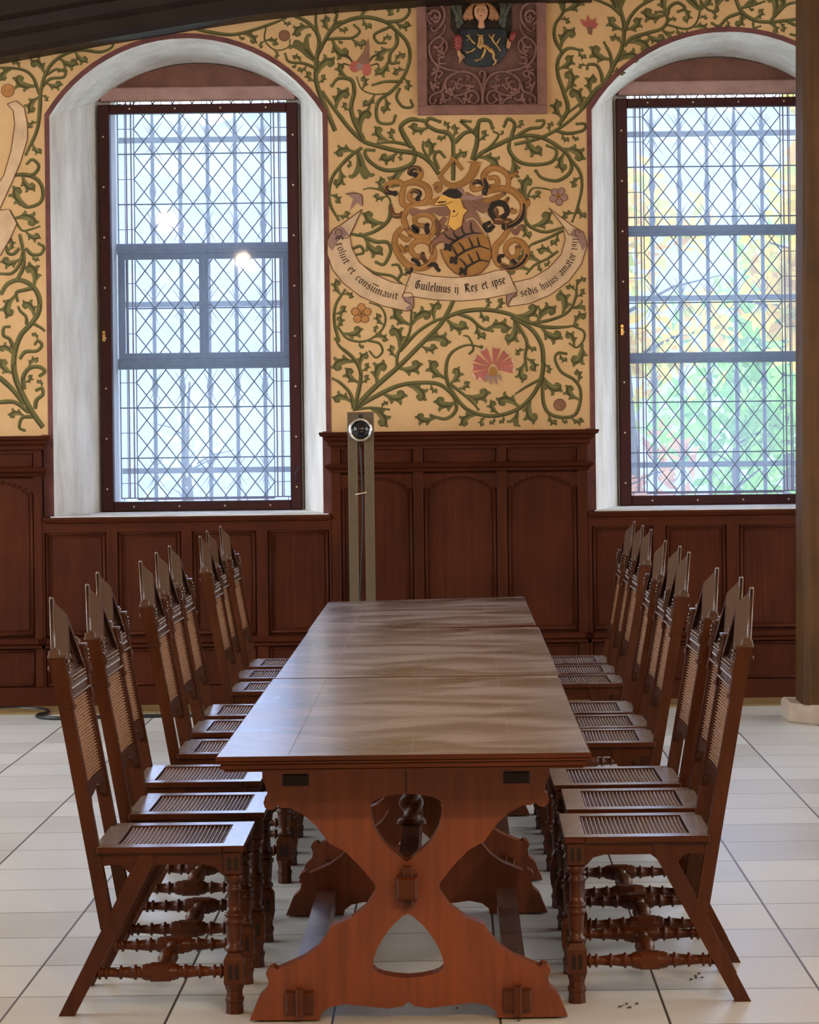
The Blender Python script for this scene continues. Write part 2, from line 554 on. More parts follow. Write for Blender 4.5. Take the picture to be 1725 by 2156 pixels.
# boarded ceiling
mb = MB()
nb = 36
for i in range(nb):
    a = XL - .3 + (XR - XL + .6) * i / nb
    b = XL - .3 + (XR - XL + .6) * (i + 1) / nb - .006
    if i % 4 == 0:
        mb.box(a, b - .12, Y0R - .3, YW + .1, 4.90, 5.02, 1)
mb.box(XL - .3, XR + .3, Y0R - .3, YW + .1, 5.0, 5.06)
struct(mb.build('ceiling', [M['plain_wall'], M['oak_dark']]))

# ---- wall beam that rises from the left, moulded
def beam_pts():
    px = [(-260, 166), (-120, 143), (0, 121), (100, 103), (200, 85), (300, 68), (406, 50), (520, 33), (610, 23), (700, 14), (800, 7),
          (900, 1), (1050, -6), (1250, -8)]
    return [P(x, y, 14.86) for x, y in px]
bp_ = beam_pts()
prof = [(15.09, .0), (14.86, .0), (14.82, .03), (14.82, .10), (14.78, .13), (14.76, .19), (14.70, .21), (14.70, .42), (14.74, .46), (14.74, .62), (15.09, .62)]
mb = MB()
mb.loft([[(p.x, y, p.z + dz) for y, dz in prof] for p in bp_], 0, False)
beam = tag(mb.build('ceiling_beam', M['oak_dark']), 'dark moulded timber beam slanting across the top left corner above the mural', 'beam')

# ---- right-hand post on a stone block
px0, py0 = P(1692, 1500, 13.75).x, 13.75
post = empty('timber_post', (px0 + .17, py0 + .17, 0))
post.rotation_euler.y = .012
tag(post, 'thick square timber post on a pale stone block at the right edge', 'post')
mb = MB()
ch = .028
def sq(h, c):
    return [(-h + c, -h), (h - c, -h), (h, -h + c), (h, h - c), (h - c, h), (-h + c, h), (-h, h - c), (-h, -h + c)]
mb.loft([[(x, y, z) for x, y in sq(.17, ch)] for z in (.10, 1.2, 2.6, 4.885)], 0)
for z, dy in ((1.02, .0), (2.52, .0), (3.4, 0)):
    mb.lathe([(.012, 0), (.010, .012)], (-.06, -.17, z), (0, -1, 0), 8)
mb.build('shaft', M['oak_post'], post)
mb = MB()
s2 = [(-.235, -.06), (-.03, -.30), (.30, -.30), (.30, .26), (-.235, .26)]
mb.loft([[(x, y, 0) for x, y in s2], [(x, y, .085) for x, y in s2], [(x * .95, y * .95, .10) for x, y in s2]], 0)
mb.build('stone_base', M['stone_pale'], post)

# ================================================================== wall panelling
def X(px, y=1000, Y=YP):
    return P(px, y, Y).x


def zpx(py, px=955, Y=YP):
    return P(px, py, Y).z


def panel_frame(mbx, x0, x1, z0, z1, y, w=.018, arch=0.0):
    """raised bolection bead round a panel (optionally with a segmental top)"""
    if arch:
        top = arc_pts((x0 + x1) / 2, (x1 - x0) / 2, z1 - arch, z1, 12)
        path = [(x0, z0)] + top + [(x1, z0)]
    else:
        path = [(x0, z0), (x0, z1), (x1, z1), (x1, z0)]
    path = path + [path[0]]
    for (ax, az), (bx, bz) in zip(path[:-1], path[1:]):
        mbx.tube([(ax, y, az), (bx, y, bz)], w * .5, 6, smooth=True)


def cornice_profile(z, s=1.0):
    # (projection, height) pairs from bottom to top
    return [(0, z - .085 * s), (.018, z - .08 * s), (.022, z - .06 * s), (.045, z - .045 * s), (.05, z - .03 * s),
            (.075, z - .022 * s), (.082, z - .004 * s), (.076, z), (-.04, z)]


def moulding(mbx, x0, x1, prof, ydeep=YW):
    """profile run along x with returned ends"""
    rings = []
    for xx, e in ((x0, -1), (x1, 1)):
        rings.append([(xx + e * max(p, 0) * .8, YP - p, z) for p, z in prof] +
                     [(xx, ydeep, prof[-1][1]), (xx, ydeep, prof[0][1])])
    mbx.loft(rings, 0)


RAIL_T, RAIL_B = .405, .365
def lower_rail(x0, x1, parent):
    m1 = MB()
    moulding(m1, x0, x1, [(0, RAIL_B - .02), (.012, RAIL_B - .015), (.012, RAIL_B), (.03, RAIL_B + .012), (.034, RAIL_T - .006), (.02, RAIL_T), (0, RAIL_T)])
    m1.build('dado_rail', M['oak_panel_h'], parent)
    m1 = MB()
    m1.box(x0, x1, YP - .012, YW, .0, .105)
    m1.box(x0, x1, YP - .004, YW, .105, .12)
    m1.build('plinth', M['oak_panel_h'], parent)


def panel_bay(parent, xs, z0, z1, zl0=.12, zl1=.345, arch=0, nm='panel'):
    """xs: list of (left, right) of panels between stiles; upper field z0..z1 and lower field"""
    for (a, b) in xs:
        mm = MB()
        # upper field: raised-and-fielded panel
        y = YP + .022
        mm.loft([[(a, y + .018, z0), (b, y + .018, z0), (b, y + .018, z1), (a, y + .018, z1)],
                 [(a, y, z0), (b, y, z0), (b, y, z1), (a, y, z1)]][::-1], 0)
        panel_frame(mm, a + .012, b - .012, z0 + .012, z1 - .012, y - .004, .020, arch)
        panel_frame(mm, a + .034, b - .034, z0 + .034, z1 - .032, y - .001, .008, arch * .9 if arch else 0)
        if arch:
            top = arc_pts((a + b) / 2, (b - a) / 2 - .012, z1 - .012 - arch, z1 - .012, 16)
            for sgn in (0, 1):
                half = top[:9] if sgn == 0 else top[8:]
                poly = half + ([((a + b) / 2, z1), (a, z1), (a, z1 - arch - .012)] if sgn == 0 else [(b, z1 - arch - .012), (b, z1), ((a + b) / 2, z1)])
                mm.prism(poly, lambda u, v, d: (u, d, v), YP + .010, y + .01)
        mm.build(nm, M['oak_panel'], parent)
        mm = MB()
        y = YP + .022
        mm.box(a, b, y, y + .018, zl0, zl1)
        panel_frame(mm, a + .012, b - .012, zl0 + .012, zl1 - .012, y - .004, .018)
        mm.build('lower_panel', M['oak_panel'], parent)


def stiles(parent, xs, z0, z1):
    for a, b in xs:
        mm = MB()
        mm.cbox(a, b, YP, YW, z0, z1, .005)
        mm.build('stile', M['oak_panel'], parent)


def rail(parent, x0, x1, z0, z1):
    mm = MB(); mm.box(x0, x1, YP + .002, YW, z0, z1)
    mm.build('rail', M['oak_panel_h'], parent)


ztop = zpx(907)
def pier(name, label, x0, x1, pan, st):
    p = struct(empty(name), label)
    stiles(p, st, .12, ztop - .02)
    za0, za1 = RAIL_T + .012, zpx(997)
    panel_bay(p, pan, za0, za1, arch=.075)
    for a, b in pan:                                  # frieze panels
        mm = MB()
        y = YP + .022
        z0, z1 = zpx(974), zpx(942)
        mm.box(a, b, y, y + .018, z0 - .01, z1 + .01)
        panel_frame(mm, a + .010, b - .010, z0, z1, y - .003, .016)
        mm.build('frieze_panel', M['oak_panel_h'], p)
    mm = MB()
    moulding(mm, x0, x1, [(0, zpx(993)), (.010, zpx(991)), (.014, zpx(987)), (.040, zpx(982)), (.046, zpx(979)), (.030, zpx(975)), (0, zpx(973))])
    mm.build('frieze_rail', M['oak_panel_h'], p)
    mm = MB()
    moulding(mm, x0, x1, cornice_profile(ztop))
    mm.build('cornice', M['oak_panel_h'], p)
    mm = MB(); mm.box(x0, x1, YP + .004, YW, zpx(944), ztop - .03)
    mm.build('rail', M['oak_panel_h'], p)
    lower_rail(x0, x1, p)
    # dark back board behind the joints
    mm = MB(); mm.box(x0, x1, YP + .035, YW - .001, .05, ztop - .05)
    mm.build('back_board', M['oak_panel'], p)
    return p


xa, xb = X(697), X(1238)
pier('trim_1', 'tall dark oak panelling with arched panels and cornice between the windows', xa, xb,
     [(X(717), X(870)), (X(891), X(1046)), (X(1067), X(1216))],
     [(xa, X(717)), (X(870), X(891)), (X(1046), X(1067)), (X(1216), xb)])
xl0, xl1 = X(-420), X(88)
pier('trim_2', 'tall dark oak panelling left of the left window', xl0, xl1,
     [(X(-400), X(-258)), (X(-238), X(-95)), (X(-76), X(70))],
     [(xl0, X(-400)), (X(-258), X(-238)), (X(-95), X(-76)), (X(70), xl1)])


def under(name, label, x0, x1, pan, st):
    p = struct(empty(name), label)
    zt = SILL - .005
    stiles(p, st, .12, zt - .04)
    panel_bay(p, pan, RAIL_T + .012, zpx(1114, 955) + .01)
    rail(p, x0, x1, zpx(1114) + .005, zt)
    mm = MB()
    moulding(mm, x0 + .022, x1 - .022, [(0, zt - .035), (.012, zt - .03), (.022, zt - .012), (.022, zt), (0, zt)])
    mm.build('cap_rail', M['oak_panel_h'], p)
    lower_rail(x0, x1, p)
    mm = MB(); mm.box(x0, x1, YP + .035, YW - .001, .05, zt - .01)
    mm.build('back_board', M['oak_panel'], p)
    return p


x0, x1 = xl1, xa
under('trim_3', 'low dark oak panelling of four panels under the left window', x0, x1,
      [(X(92), X(222)), (X(246), X(380)), (X(403), X(538)), (X(562), X(692))],
      [(x0, X(92)), (X(222), X(246)), (X(380), X(403)), (X(538), X(562)), (X(692), x1)])
x0, x1 = xb, X(1860)
under('trim_4', 'low dark oak panelling of four panels under the right window', x0, x1,
      [(X(1245), X(1374)), (X(1400), X(1529)), (X(1555), X(1688)), (X(1712), X(1845))],
      [(x0, X(1245)), (X(1374), X(1400)), (X(1529), X(1555)), (X(1688), X(1712)), (X(1845), x1)])
# timber strip along the foot of the panelling
mb = MB()
mb.box(XL + .01, XR - .01, 14.66, YP - .013, .0005, .012)
struct(mb.build('baseboard_back', M['floor_strip']))

# ================================================================== windows
def make_window(idx, c, casement):
    w = struct(empty('window_%d' % idx))
    w['label'] = ('left arched window with a small double casement in its middle' if casement else
                  'right arched window with green and yellow trees behind it')
    # brown boarded head and mauve lintel bar
    mb = MB()
    arch = arc_pts(c, .632, 3.66, 3.878)
    mb.prism(arch, lambda u, v, d: (u, d, v), YF - .01, YF + .03)
    mb.build('head_board', M['stone_red'], w)
    mb = MB(); mb.cbox(c - .60, c + .60, YF - .035, YF + .03, 3.650, 3.735, .008)
    mb.build('lintel', M['stone_pink'], w)
    # timber frame
    zt, zb, ox = 3.628, 1.120, .6145
    fw, ft, fb = .068, .055, .060
    fr = None
    mb = MB()
    y0, y1 = YF - .045, YF + .028
    mb.cbox(c - ox, c - ox + fw, y0, y1, zb, zt, .006)
    mb.cbox(c + ox - fw, c + ox, y0, y1, zb, zt, .006)
    mb.cbox(c - ox + fw, c + ox - fw, y0 + .002, y1, zt - ft, zt, .006)
    mb.cbox(c - ox + fw, c + ox - fw, y0 + .002, y1, zb, zb + fb, .006)
    fr = mb.build('timber_frame', M['frame_red'], w)
    pts = [(c + s * (ox - fw * .45), zb + .14 + .31 * k) for s in (-1, 1) for k in range(8)]
    pts += [(c - .42 + .28 * k, zb + fb * .5) for k in range(4)] + [(c - .42 + .28 * k, zt - ft * .5) for k in range(4)]
    for x, z in pts:
        mb = MB(); mb.lathe([(.0065, 0), (.0065, .004), (.003, .006)], (x, y0 + .001, z), (0, -1, 0), 8)
        mb.build('screw', M['screw'], fr)
    # keyhole plate / catch
    mb = MB()
    mb.cbox(c - ox + .012, c - ox + .030, y0 - .004, y0 + .002, 2.17, 2.215, .002)
    mb.lathe([(.010, 0), (.010, .006)], (c - ox + .021, y0, 2.226), (0, -1, 0), 10)
    mb.build('keyhole_plate', M['brass'], fr)
    if casement:
        mb = MB()
        hz = 1.34
        mb.tube([(c + ox - .03, y0 - .004, hz - .05), (c + ox - .035, y0 - .03, hz), (c + ox - .02, y0 - .035, hz + .04), (c + ox + .008, y0 - .02, hz + .035)], .004, 6)
        mb.build('hook', M['iron'], fr)
    # haze-veiled sheet of secondary glazing held by the frame
    mb = MB(); mb.box(c - ox + fw - .005, c + ox - fw + .005, YF + .002, YF + .006, zb + fb - .005, zt - ft + .005)
    mb.build('sheet_glass', M['hazed_pane'], w)
    # leaded light
    zg0, zg1 = 1.135, 3.72
    xg0, xg1 = c - .535, c + .535
    mb = MB(); mb.box(xg0 - .008, xg1 + .008, YG - .0015, YG + .0015, zg0 - .01, zg1 + .018)
    mb.build('leaded_glass', M['old_glass'], w)
    zb1, zb2 = (2.756, 2.035) if casement else (2.83, 2.035)
    secs = [(zb1 + .033, zg1, zb1 + .27 + .01 - .033), (zb2 + .033, zb1 - .033, None), (zg0 + .06, zb2 - .033, None)]
    mbl, mbr = MB(), MB()
    y = YG - .004

    def came(mbx, p, q, w):
        mbx.tube([(p[0], y, p[1]), (q[0], y, q[1])], w, 4, smooth=False)
    hx0, hx1 = c - .430, c + .430
    DH = .1575
    for si, (z0, z1, _) in enumerate(secs):
        inset = .045 if (casement and si == 1) else 0
        a, b = hx0, hx1
        nx = 7
        dw = (b - a) / nx
        halves = [(a, b)]
        if casement and si == 1:
            halves = [(a, c - .028), (c + .028, b)]
            z0 += .035; z1 -= .035
        zref = 2.383 if si == 1 else (3.351 if si == 0 else 1.761)
        if not casement:
            zref = {0: 3.232, 1: 2.38, 2: 1.757}[si]
        slope = DH / dw
        for ha, hb in halves:
            # diagonals x = a + k*dw +- (z - zref) / slope, clipped to the field
            for k in range(-26, 34):
                for sg in (1, -1):
                    # param: z = zref + sg*slope*(x - xk)
                    xk = a + (k + .0) * dw
                    ts = sorted([ha, hb])
                    xa_, xb_ = ha, hb
                    for zlim in (z0, z1):
                        pass
                    xz0, xz1 = xk + (z0 - zref) / (sg * slope), xk + (z1 - zref) / (sg * slope)
                    lo, hi = max(ha, min(xz0, xz1)), min(hb, max(xz0, xz1))
                    if hi - lo > .01:
                        came(mbl, (lo, zref + sg * slope * (lo - xk)), (hi, zref + sg * slope * (hi - xk)), .0044)
            # border lines
        ea, eb = (xg0 + inset, xg1 - inset)
        for x, mbx, w_ in ((hx0, mbl, .004), (hx0 - .018, mbr, .006), (hx0 - .048, mbr, .006), (hx0 - .058, mbl, .003), (ea + .004, mbl, .004),
                           (hx1, mbl, .004), (hx1 + .018, mbr, .006), (hx1 + .048, mbr, .006), (hx1 + .058, mbl, .003), (eb - .004, mbl, .004)):
            if ea - .001 <= x <= eb + .001:
                came(mbx, (x, z0), (x, z1), w_)
        k = int((z0 - zref) / DH) - 2
        while zref + k * DH < z1:
            z = zref + k * DH
            if z > z0 + .01:
                came(mbl, (ea, z), (hx0, z), .003); came(mbl, (hx1, z), (eb, z), .003)
            k += 1
        for z in ([zref, zref - 2 * DH] if si != 1 else [zref]):
            if z0 < z < z1:
                came(mbl, (ea, z), (eb, z), .0055)
    # foot border of small panes and the little row hidden by the lintel
    came(mbl, (xg0, zg0 + .06), (xg1, zg0 + .06), .005); came(mbr, (hx0, zg0 + .052), (hx1, zg0 + .052), .006)
    came(mbl, (xg0, zg0 + .004), (xg1, zg0 + .004), .005); came(mbl, (xg0, 3.69 - .04), (xg1, 3.69 - .04), .004)
    for i in range(9):
        x = xg0 + .02 + (xg1 - xg0 - .04) * i / 8
        came(mbl, (x, zg0), (x, zg0 + .06), .003); came(mbl, (x, 3.65), (x, zg1), .003)
    mbl.build('lead_cames', M['lead'], w)
    mbr.build('ruby_strips', M['ruby'], w)
    for z in (zb1, zb2):
        mb = MB()
        mb.cbox(xg0 - .006, xg1 + .006, YG - .03, YG + .012, z - .033, z + .033, .006)
        mb.cbox(xg0 - .006, xg1 + .006, YG - .038, YG - .028, z - .010, z + .010, .003)
        mb.build('glazing_bar', M['steel_paint'], w)
    if casement:
        z0, z1 = zb2 + .033, zb1 - .033
        for s in (-1, 1):
            mb = MB()
            a, b = (xg0, c - .001) if s < 0 else (c + .001, xg1)
            oy0, oy1 = YG - .034, YG - .008
            e = .042 if s < 0 else .028
            mb.cbox(a, a + e, oy0, oy1, z0, z1, .004); 
            e2 = .028 if s < 0 else .042
            mb.cbox(b - e2, b, oy0, oy1, z0, z1, .004)
            mb.cbox(a, b, oy0 + .002, oy1, z0, z0 + .035, .004); mb.cbox(a, b, oy0 + .002, oy1, z1 - .035, z1, .004)
            cs = mb.build('casement', M['steel_paint'], w)
            if s < 0:
                m3 = MB(); zc = 2.40
                m3.cbox(c - .055, c + .05, oy0 - .014, oy0, zc - .008, zc + .008, .003)
                m3.lathe([(.006, 0), (.012, .01), (.012, .02), (.006, .03)], (c - .01, oy0, zc), (0, -1, 0), 8)
                m3.build('catch', M['steel_paint'], cs)
    return w


make_window(1, W1C, True)
make_window(2, W2C, False)

# ---- iron grilles outside, thorny tufts at the crossings
rng = random.Random(4)
def make_grille(c, label):
    g = empty('window_grille', (c, YB, 1.1))
    tag(g, label, 'grille', None)
    hz = [zpx(294, 430, YB) - 1.1, zpx(640, 430, YB) - 1.1, zpx(990, 430, YB) - 1.1]
    xs = [(-2 + i) * .176 for i in range(5)]
    for x in xs:
        mb = MB()
        prof = [(.010, -.05), (.010, hz[2] + .28)]
        prof = [(.0125, -.06)]
        for zc in ((hz[1] + hz[2]) / 2, (hz[0] + hz[1]) / 2 - .02, hz[0] - .33):
            prof += [(.0125, zc - .05), (.017, zc - .03), (.023, zc), (.017, zc + .03), (.0125, zc + .05)]
        prof = sorted(prof, key=lambda q: q[1]) + [(.0125, 2.36), (.015, 2.40), (.010, 2.50), (.001, 2.66)]
        mb.lathe(prof, (x, 0, 0), (0, 0, 1), 8)
        mb.build('upright_bar', M['iron'], g)
    for z in hz:
        mb = MB(); mb.cbox(-.62, .62, -.012, .012, z - .018, z + .018, .003)
        mb.build('cross_bar', M['iron'], g)
        for x in xs:
            mb = MB()
            for s in (1, -1):
                for ang in (-.45, -.2, .2, .45):
                    a = ang + rng.uniform(-.06, .06)
                    l = rng.uniform(.09, .15)
                    pts = []
                    for k in range(6):
                        t = k / 5
                        pts.append((x + math.sin(a) * l * t * (1 + .25 * t), -.012 - .02 * t * math.cos(a * 3), z + s * (.012 + l * t * (1 - .15 * t))))
                    mb.tube(pts, [.0042 * (1 - .8 * k / 5) for k in range(6)], 5)
            mb.tube([(x - .02, -.014, z - .016), (x + .02, -.014, z + .016)], .006, 5)
            mb.tube([(x + .02, -.014, z - .016), (x - .02, -.014, z + .016)], .006, 5)
            mb.build('thorn_tuft', M['iron'], g)
    for x in xs:
        zc = (hz[0] + hz[1]) / 2 - .02
        mb = MB()
        for zz in (zc, (hz[1] + hz[2]) / 2):
            for ang in (-.5, .5):
                for s in (1, -1):
                    pts = [(x + math.sin(ang) * .10 * t, -.01, zz + s * (.02 + .09 * t)) for t in (0, .3, .6, 1)]
                    mb.tube(pts, [.0036, .003, .002, .0008], 5)
        mb.build('thorn_tuft', M['iron'], g)
    for s in (-1, 1):
        mb = MB(); mb.box(s * .60 - .012, s * .60 + .012, -.012, .03, .0, 2.5)
        mb.build('side_bar', M['iron'], g)
    return g
make_grille(W1C, 'thorny iron grille outside the left window with the casement')
make_grille(W2C, 'thorny iron grille outside the right window against green and yellow leaves')
# ================================================================== trestle tables
TXC, TZ = -.140, .76

HALF = [(0, 130), (702, 135), (700, 160), (690, 205), (679, 225), (676, 258), (662, 262), (640, 275), (628, 305)]
HALF += [(628 + 30 * math.cos(a) + 26, 290 - 32 * math.sin(a)) for a in [R(d) for d in (60, 20, -20, -60, -100, -140)]]
HALF += [(612, 318), (570, 312), (500, 350), (440, 405), (415, 440), (377, 490), (302, 530), (232, 600), (182, 660), (150, 702), (162, 740),
         (202, 800), (272, 855), (377, 897), (387, 930), (442, 1000), (512, 1050), (582, 1080), (642, 1105), (662, 1090), (690, 1112), (697, 1130),
         (682, 1160), (690, 1200), (732, 1240), (752, 1290), (777, 1350), (434, 1352), (427, 1320), (387, 1290), (312, 1275), (232, 1285),
         (102, 1300), (30, 1287), (0, 1268)]
def tcv(c, y):
    return c * .000555, .7547 - y * .0005545
def trestle_outline():
    # de-duplicate the knob into a clean right half, then mirror
    right = [(0, 128), (702, 128), (702, 160), (694, 190), (684, 215), (676, 245), (690, 262), (698, 288), (690, 312), (668, 324), (644, 318), (630, 300), (610, 314),
             (570, 314), (500, 350), (440, 405), (415, 440), (377, 490), (302, 530), (232, 600), (182, 660), (152, 702), (162, 740),
             (202, 800), (272, 855), (377, 897), (387, 930), (442, 1000), (512, 1050), (582, 1080), (642, 1105), (658, 1092), (682, 1100), (697, 1122),
             (683, 1158), (690, 1200), (732, 1240), (752, 1290), (777, 1350), (434, 1352), (427, 1320), (387, 1290), (312, 1275), (232, 1285),
             (102, 1300), (30, 1290)]
    r = [tcv(*p) for p in right]
    bottom = [tcv(0, 1268)]
    l = [(-x, z) for x, z in r[::-1]]
    out = r + bottom + l[:-1]
    return [(x, max(z, .001)) for x, z in out]
def smooth_closed(pts, k=3):
    out = []
    n = len(pts)
    for i in range(n):
        p0, p1, p2, p3 = (Vector(pts[(i + d) % n]) for d in (-1, 0, 1, 2))
        for s in range(k):
            t = s / k
            out.append(tuple(.5 * (2 * p1 + (p2 - p0) * t + (2 * p0 - 5 * p1 + 4 * p2 - p3) * t * t + (3 * p1 - p0 - 3 * p2 + p3) * t ** 3)))
    return out
def mirror_hole(half):
    h = [tcv(*p) for p in half]
    return h + [(-x, z) for x, z in h[::-1] if abs(x) > 1e-6]
UP_HOLE = mirror_hole([(0, 250), (122, 268), (168, 292), (172, 340), (158, 415), (112, 490), (45, 548), (0, 582)])
LOW_HOLE = mirror_hole([(0, 838), (45, 868), (92, 915), (150, 1005), (174, 1085), (165, 1112), (122, 1135), (0, 1152)])


def make_table():
    t = empty('trestle_table', (TXC, 0, 0))
    # local y = 0 at the near end of the top
    Lt, hw = 2.09, .487
    mb = MB()
    for z0, z1, o in ((TZ - .012, TZ, 0), (TZ - .020, TZ - .012, -.004), (TZ - .034, TZ - .020, -.012), (TZ - .042, TZ - .034, -.020)):
        c = .004
        mb.loft([[(-hw - o + c, 0 - o + c, z1), (hw + o - c, 0 - o + c, z1), (hw + o - c, Lt + o - c, z1), (-hw - o + c, Lt + o - c, z1)],
                 [(-hw - o, -o, z1 - c * .7), (hw + o, -o, z1 - c * .7), (hw + o, Lt + o, z1 - c * .7), (-hw - o, Lt + o, z1 - c * .7)],
                 [(-hw - o, -o, z0), (hw + o, -o, z0), (hw + o, Lt + o, z0), (-hw - o, Lt + o, z0)]], 1)
        if o == 0:
            mb.m[-2] = 0
    top = mb.build('table_top', [M['table_top'], M['oak_chair_h']], t)
    # plank joints: thin pale filler lines let into the top
    for x in (-.30, .02, .28):
        m2 = MB(); m2.box(x - .0007, x + .0007, .012, Lt - .012, TZ - .002, TZ + .0003)
        m2.build('plank_joint', M['joint'], top)
    outline = smooth_closed(trestle_outline(), 3)
    out2 = trestle_outline()
    for yy in (.34, 1.84):
        mb = MB()
        e = .030
        mb.prism(out2, lambda u, v, d: (u, d, v), yy - e, yy + e, holes=[smooth_closed(UP_HOLE, 2), smooth_closed(LOW_HOLE, 2)])
        tr = mb.build('trestle', M['oak_trestle'], t)
        # centre boss with its wedge, foot tenons with pegs, small mortices at the top
        z = tcv(0, 695)[1]
        s = -1 if yy < 1 else 1
        def yb(a, b):
            return (yy + s * a, yy + s * b) if s > 0 else (yy - b, yy - a)
        mb = MB()
        y0, y1 = yb(.02, .085)
        mb.cbox(-.028, .028, y0, y1, z - .035, z + .028, .006)
        mb.cbox(-.011, .015, *yb(.045, .062), z - .055, z + .055, .003)
        mb.build('wedged_tenon', M['oak_chair_h'], tr)
        for sx in (-1, 1):
            x = sx * .295
            mb = MB()
            mb.cbox(x - .038, x + .038, *yb(.02, .052), .026, .086, .005)
            mb.cbox(x - .009, x + .011, *yb(.045, .066), .018, .098, .003)
            mb.build('wedged_tenon', M['oak_chair_h'], tr)
            mb = MB()
            mb.cbox(sx * .30 - .036, sx * .30 + .036, *yb(.02, .034), .640, .672, .003)
            mb.build('mortice_end', M['oak_dark'], tr)
        mb = MB(); mb.box(-.0016, .0016, yy - .0312, yy + .0312, tcv(0, 244)[1], .712)
        mb.build('shrinkage_crack', M['oak_dark'], tr)
    for sx in (-1, 1):
        mb = MB(); mb.box(sx * .295 - .032, sx * .295 + .032, .36, 1.82, .030, .088)
        mb.build('foot_rail', M['oak_rail'], t)
    z = tcv(0, 695)[1]
    mb = MB(); mb.box(-.026, .026, .36, 1.82, z - .05, z + .05)
    mb.build('centre_beam', M['oak_chair'], t)
    mb = MB(); mb.box(-.40, .40, .40, 1.78, .675, .716)
    mb.build('top_batten', M['oak_dark'], t)
    # barley-twist column under the middle of the top
    mb = MB()
    z0, z1 = z + .05, .68
    rings, n = [], 48
    for i in range(n + 1):
        tt = i / n
        zz = z0 + (z1 - z0) * tt
        base = .030 if .1 < tt < .9 else .036
        rings.append([(base * (1 + .28 * math.cos(2 * a - tt * 26)) * math.cos(a), 1.05 + base * (1 + .28 * math.cos(2 * a - tt * 26)) * math.sin(a), zz)
                      for a in [2 * PI * k / 16 for k in range(16)]])
    mb.loft(rings, 0, True)
    mb.build('twisted_column', M['oak_chair'], t)
    return t


t1 = make_table()
t1.location = (TXC, 6.64, 0)
tag(t1, 'heavy dark oak trestle table nearest to the viewer with X-shaped ends', 'table', 'row of trestle tables')
t2 = dup(t1, (TXC + .005, 8.745, 0), 0)
t2.scale.y = 1.018
tag(t2, 'middle trestle table of the row, its near end touching the nearest table', 'table', 'row of trestle tables')
t3 = dup(t1, (TXC + .006, 10.895, 0), 0)
t3.scale.y = .885
t3.rotation_euler = (0, R(-.9), 0)
tag(t3, 'farthest trestle table of the row, its far end towards the oak panelling', 'table', 'row of trestle tables')

# ================================================================== chairs
def post_out(z):
    return .400 + .177 * (z - .255)
def leg_out(z):
    return .515 - .512 * z


def turned(mb, p, q, prof, seg=10):
    p, q = Vector(p), Vector(q)
    L_ = (q - p).length
    mb.lathe([(r, t * L_) for t, r in prof], p, (q - p), seg)


STRETCH = [(0, .014), (.03, .014), (.035, .020), (.05, .020), (.055, .013), (.08, .013), (.085, .019), (.10, .019), (.105, .012), (.19, .015), (.195, .020), (.21, .020), (.215, .014),
           (.30, .018), (.305, .022), (.32, .022), (.325, .016), (.36, .017), (.365, .021), (.375, .021)]
STRETCH = STRETCH + [(.39, .024), (.61, .024)] + [(1 - t, r) for t, r in STRETCH[::-1]]
LEGP = [(.168, .017), (.172, .025), (.182, .025), (.186, .019), (.205, .021), (.24, .0235), (.247, .0235), (.25, .028), (.259, .028), (.262, .022), (.266, .022), (.269, .027), (.276, .027), (.279, .020),
        (.30, .019), (.335, .017), (.338, .022), (.346, .022), (.349, .018), (.360, .018), (.365, .026), (.378, .026), (.384, .022)]
SILL_H = .465


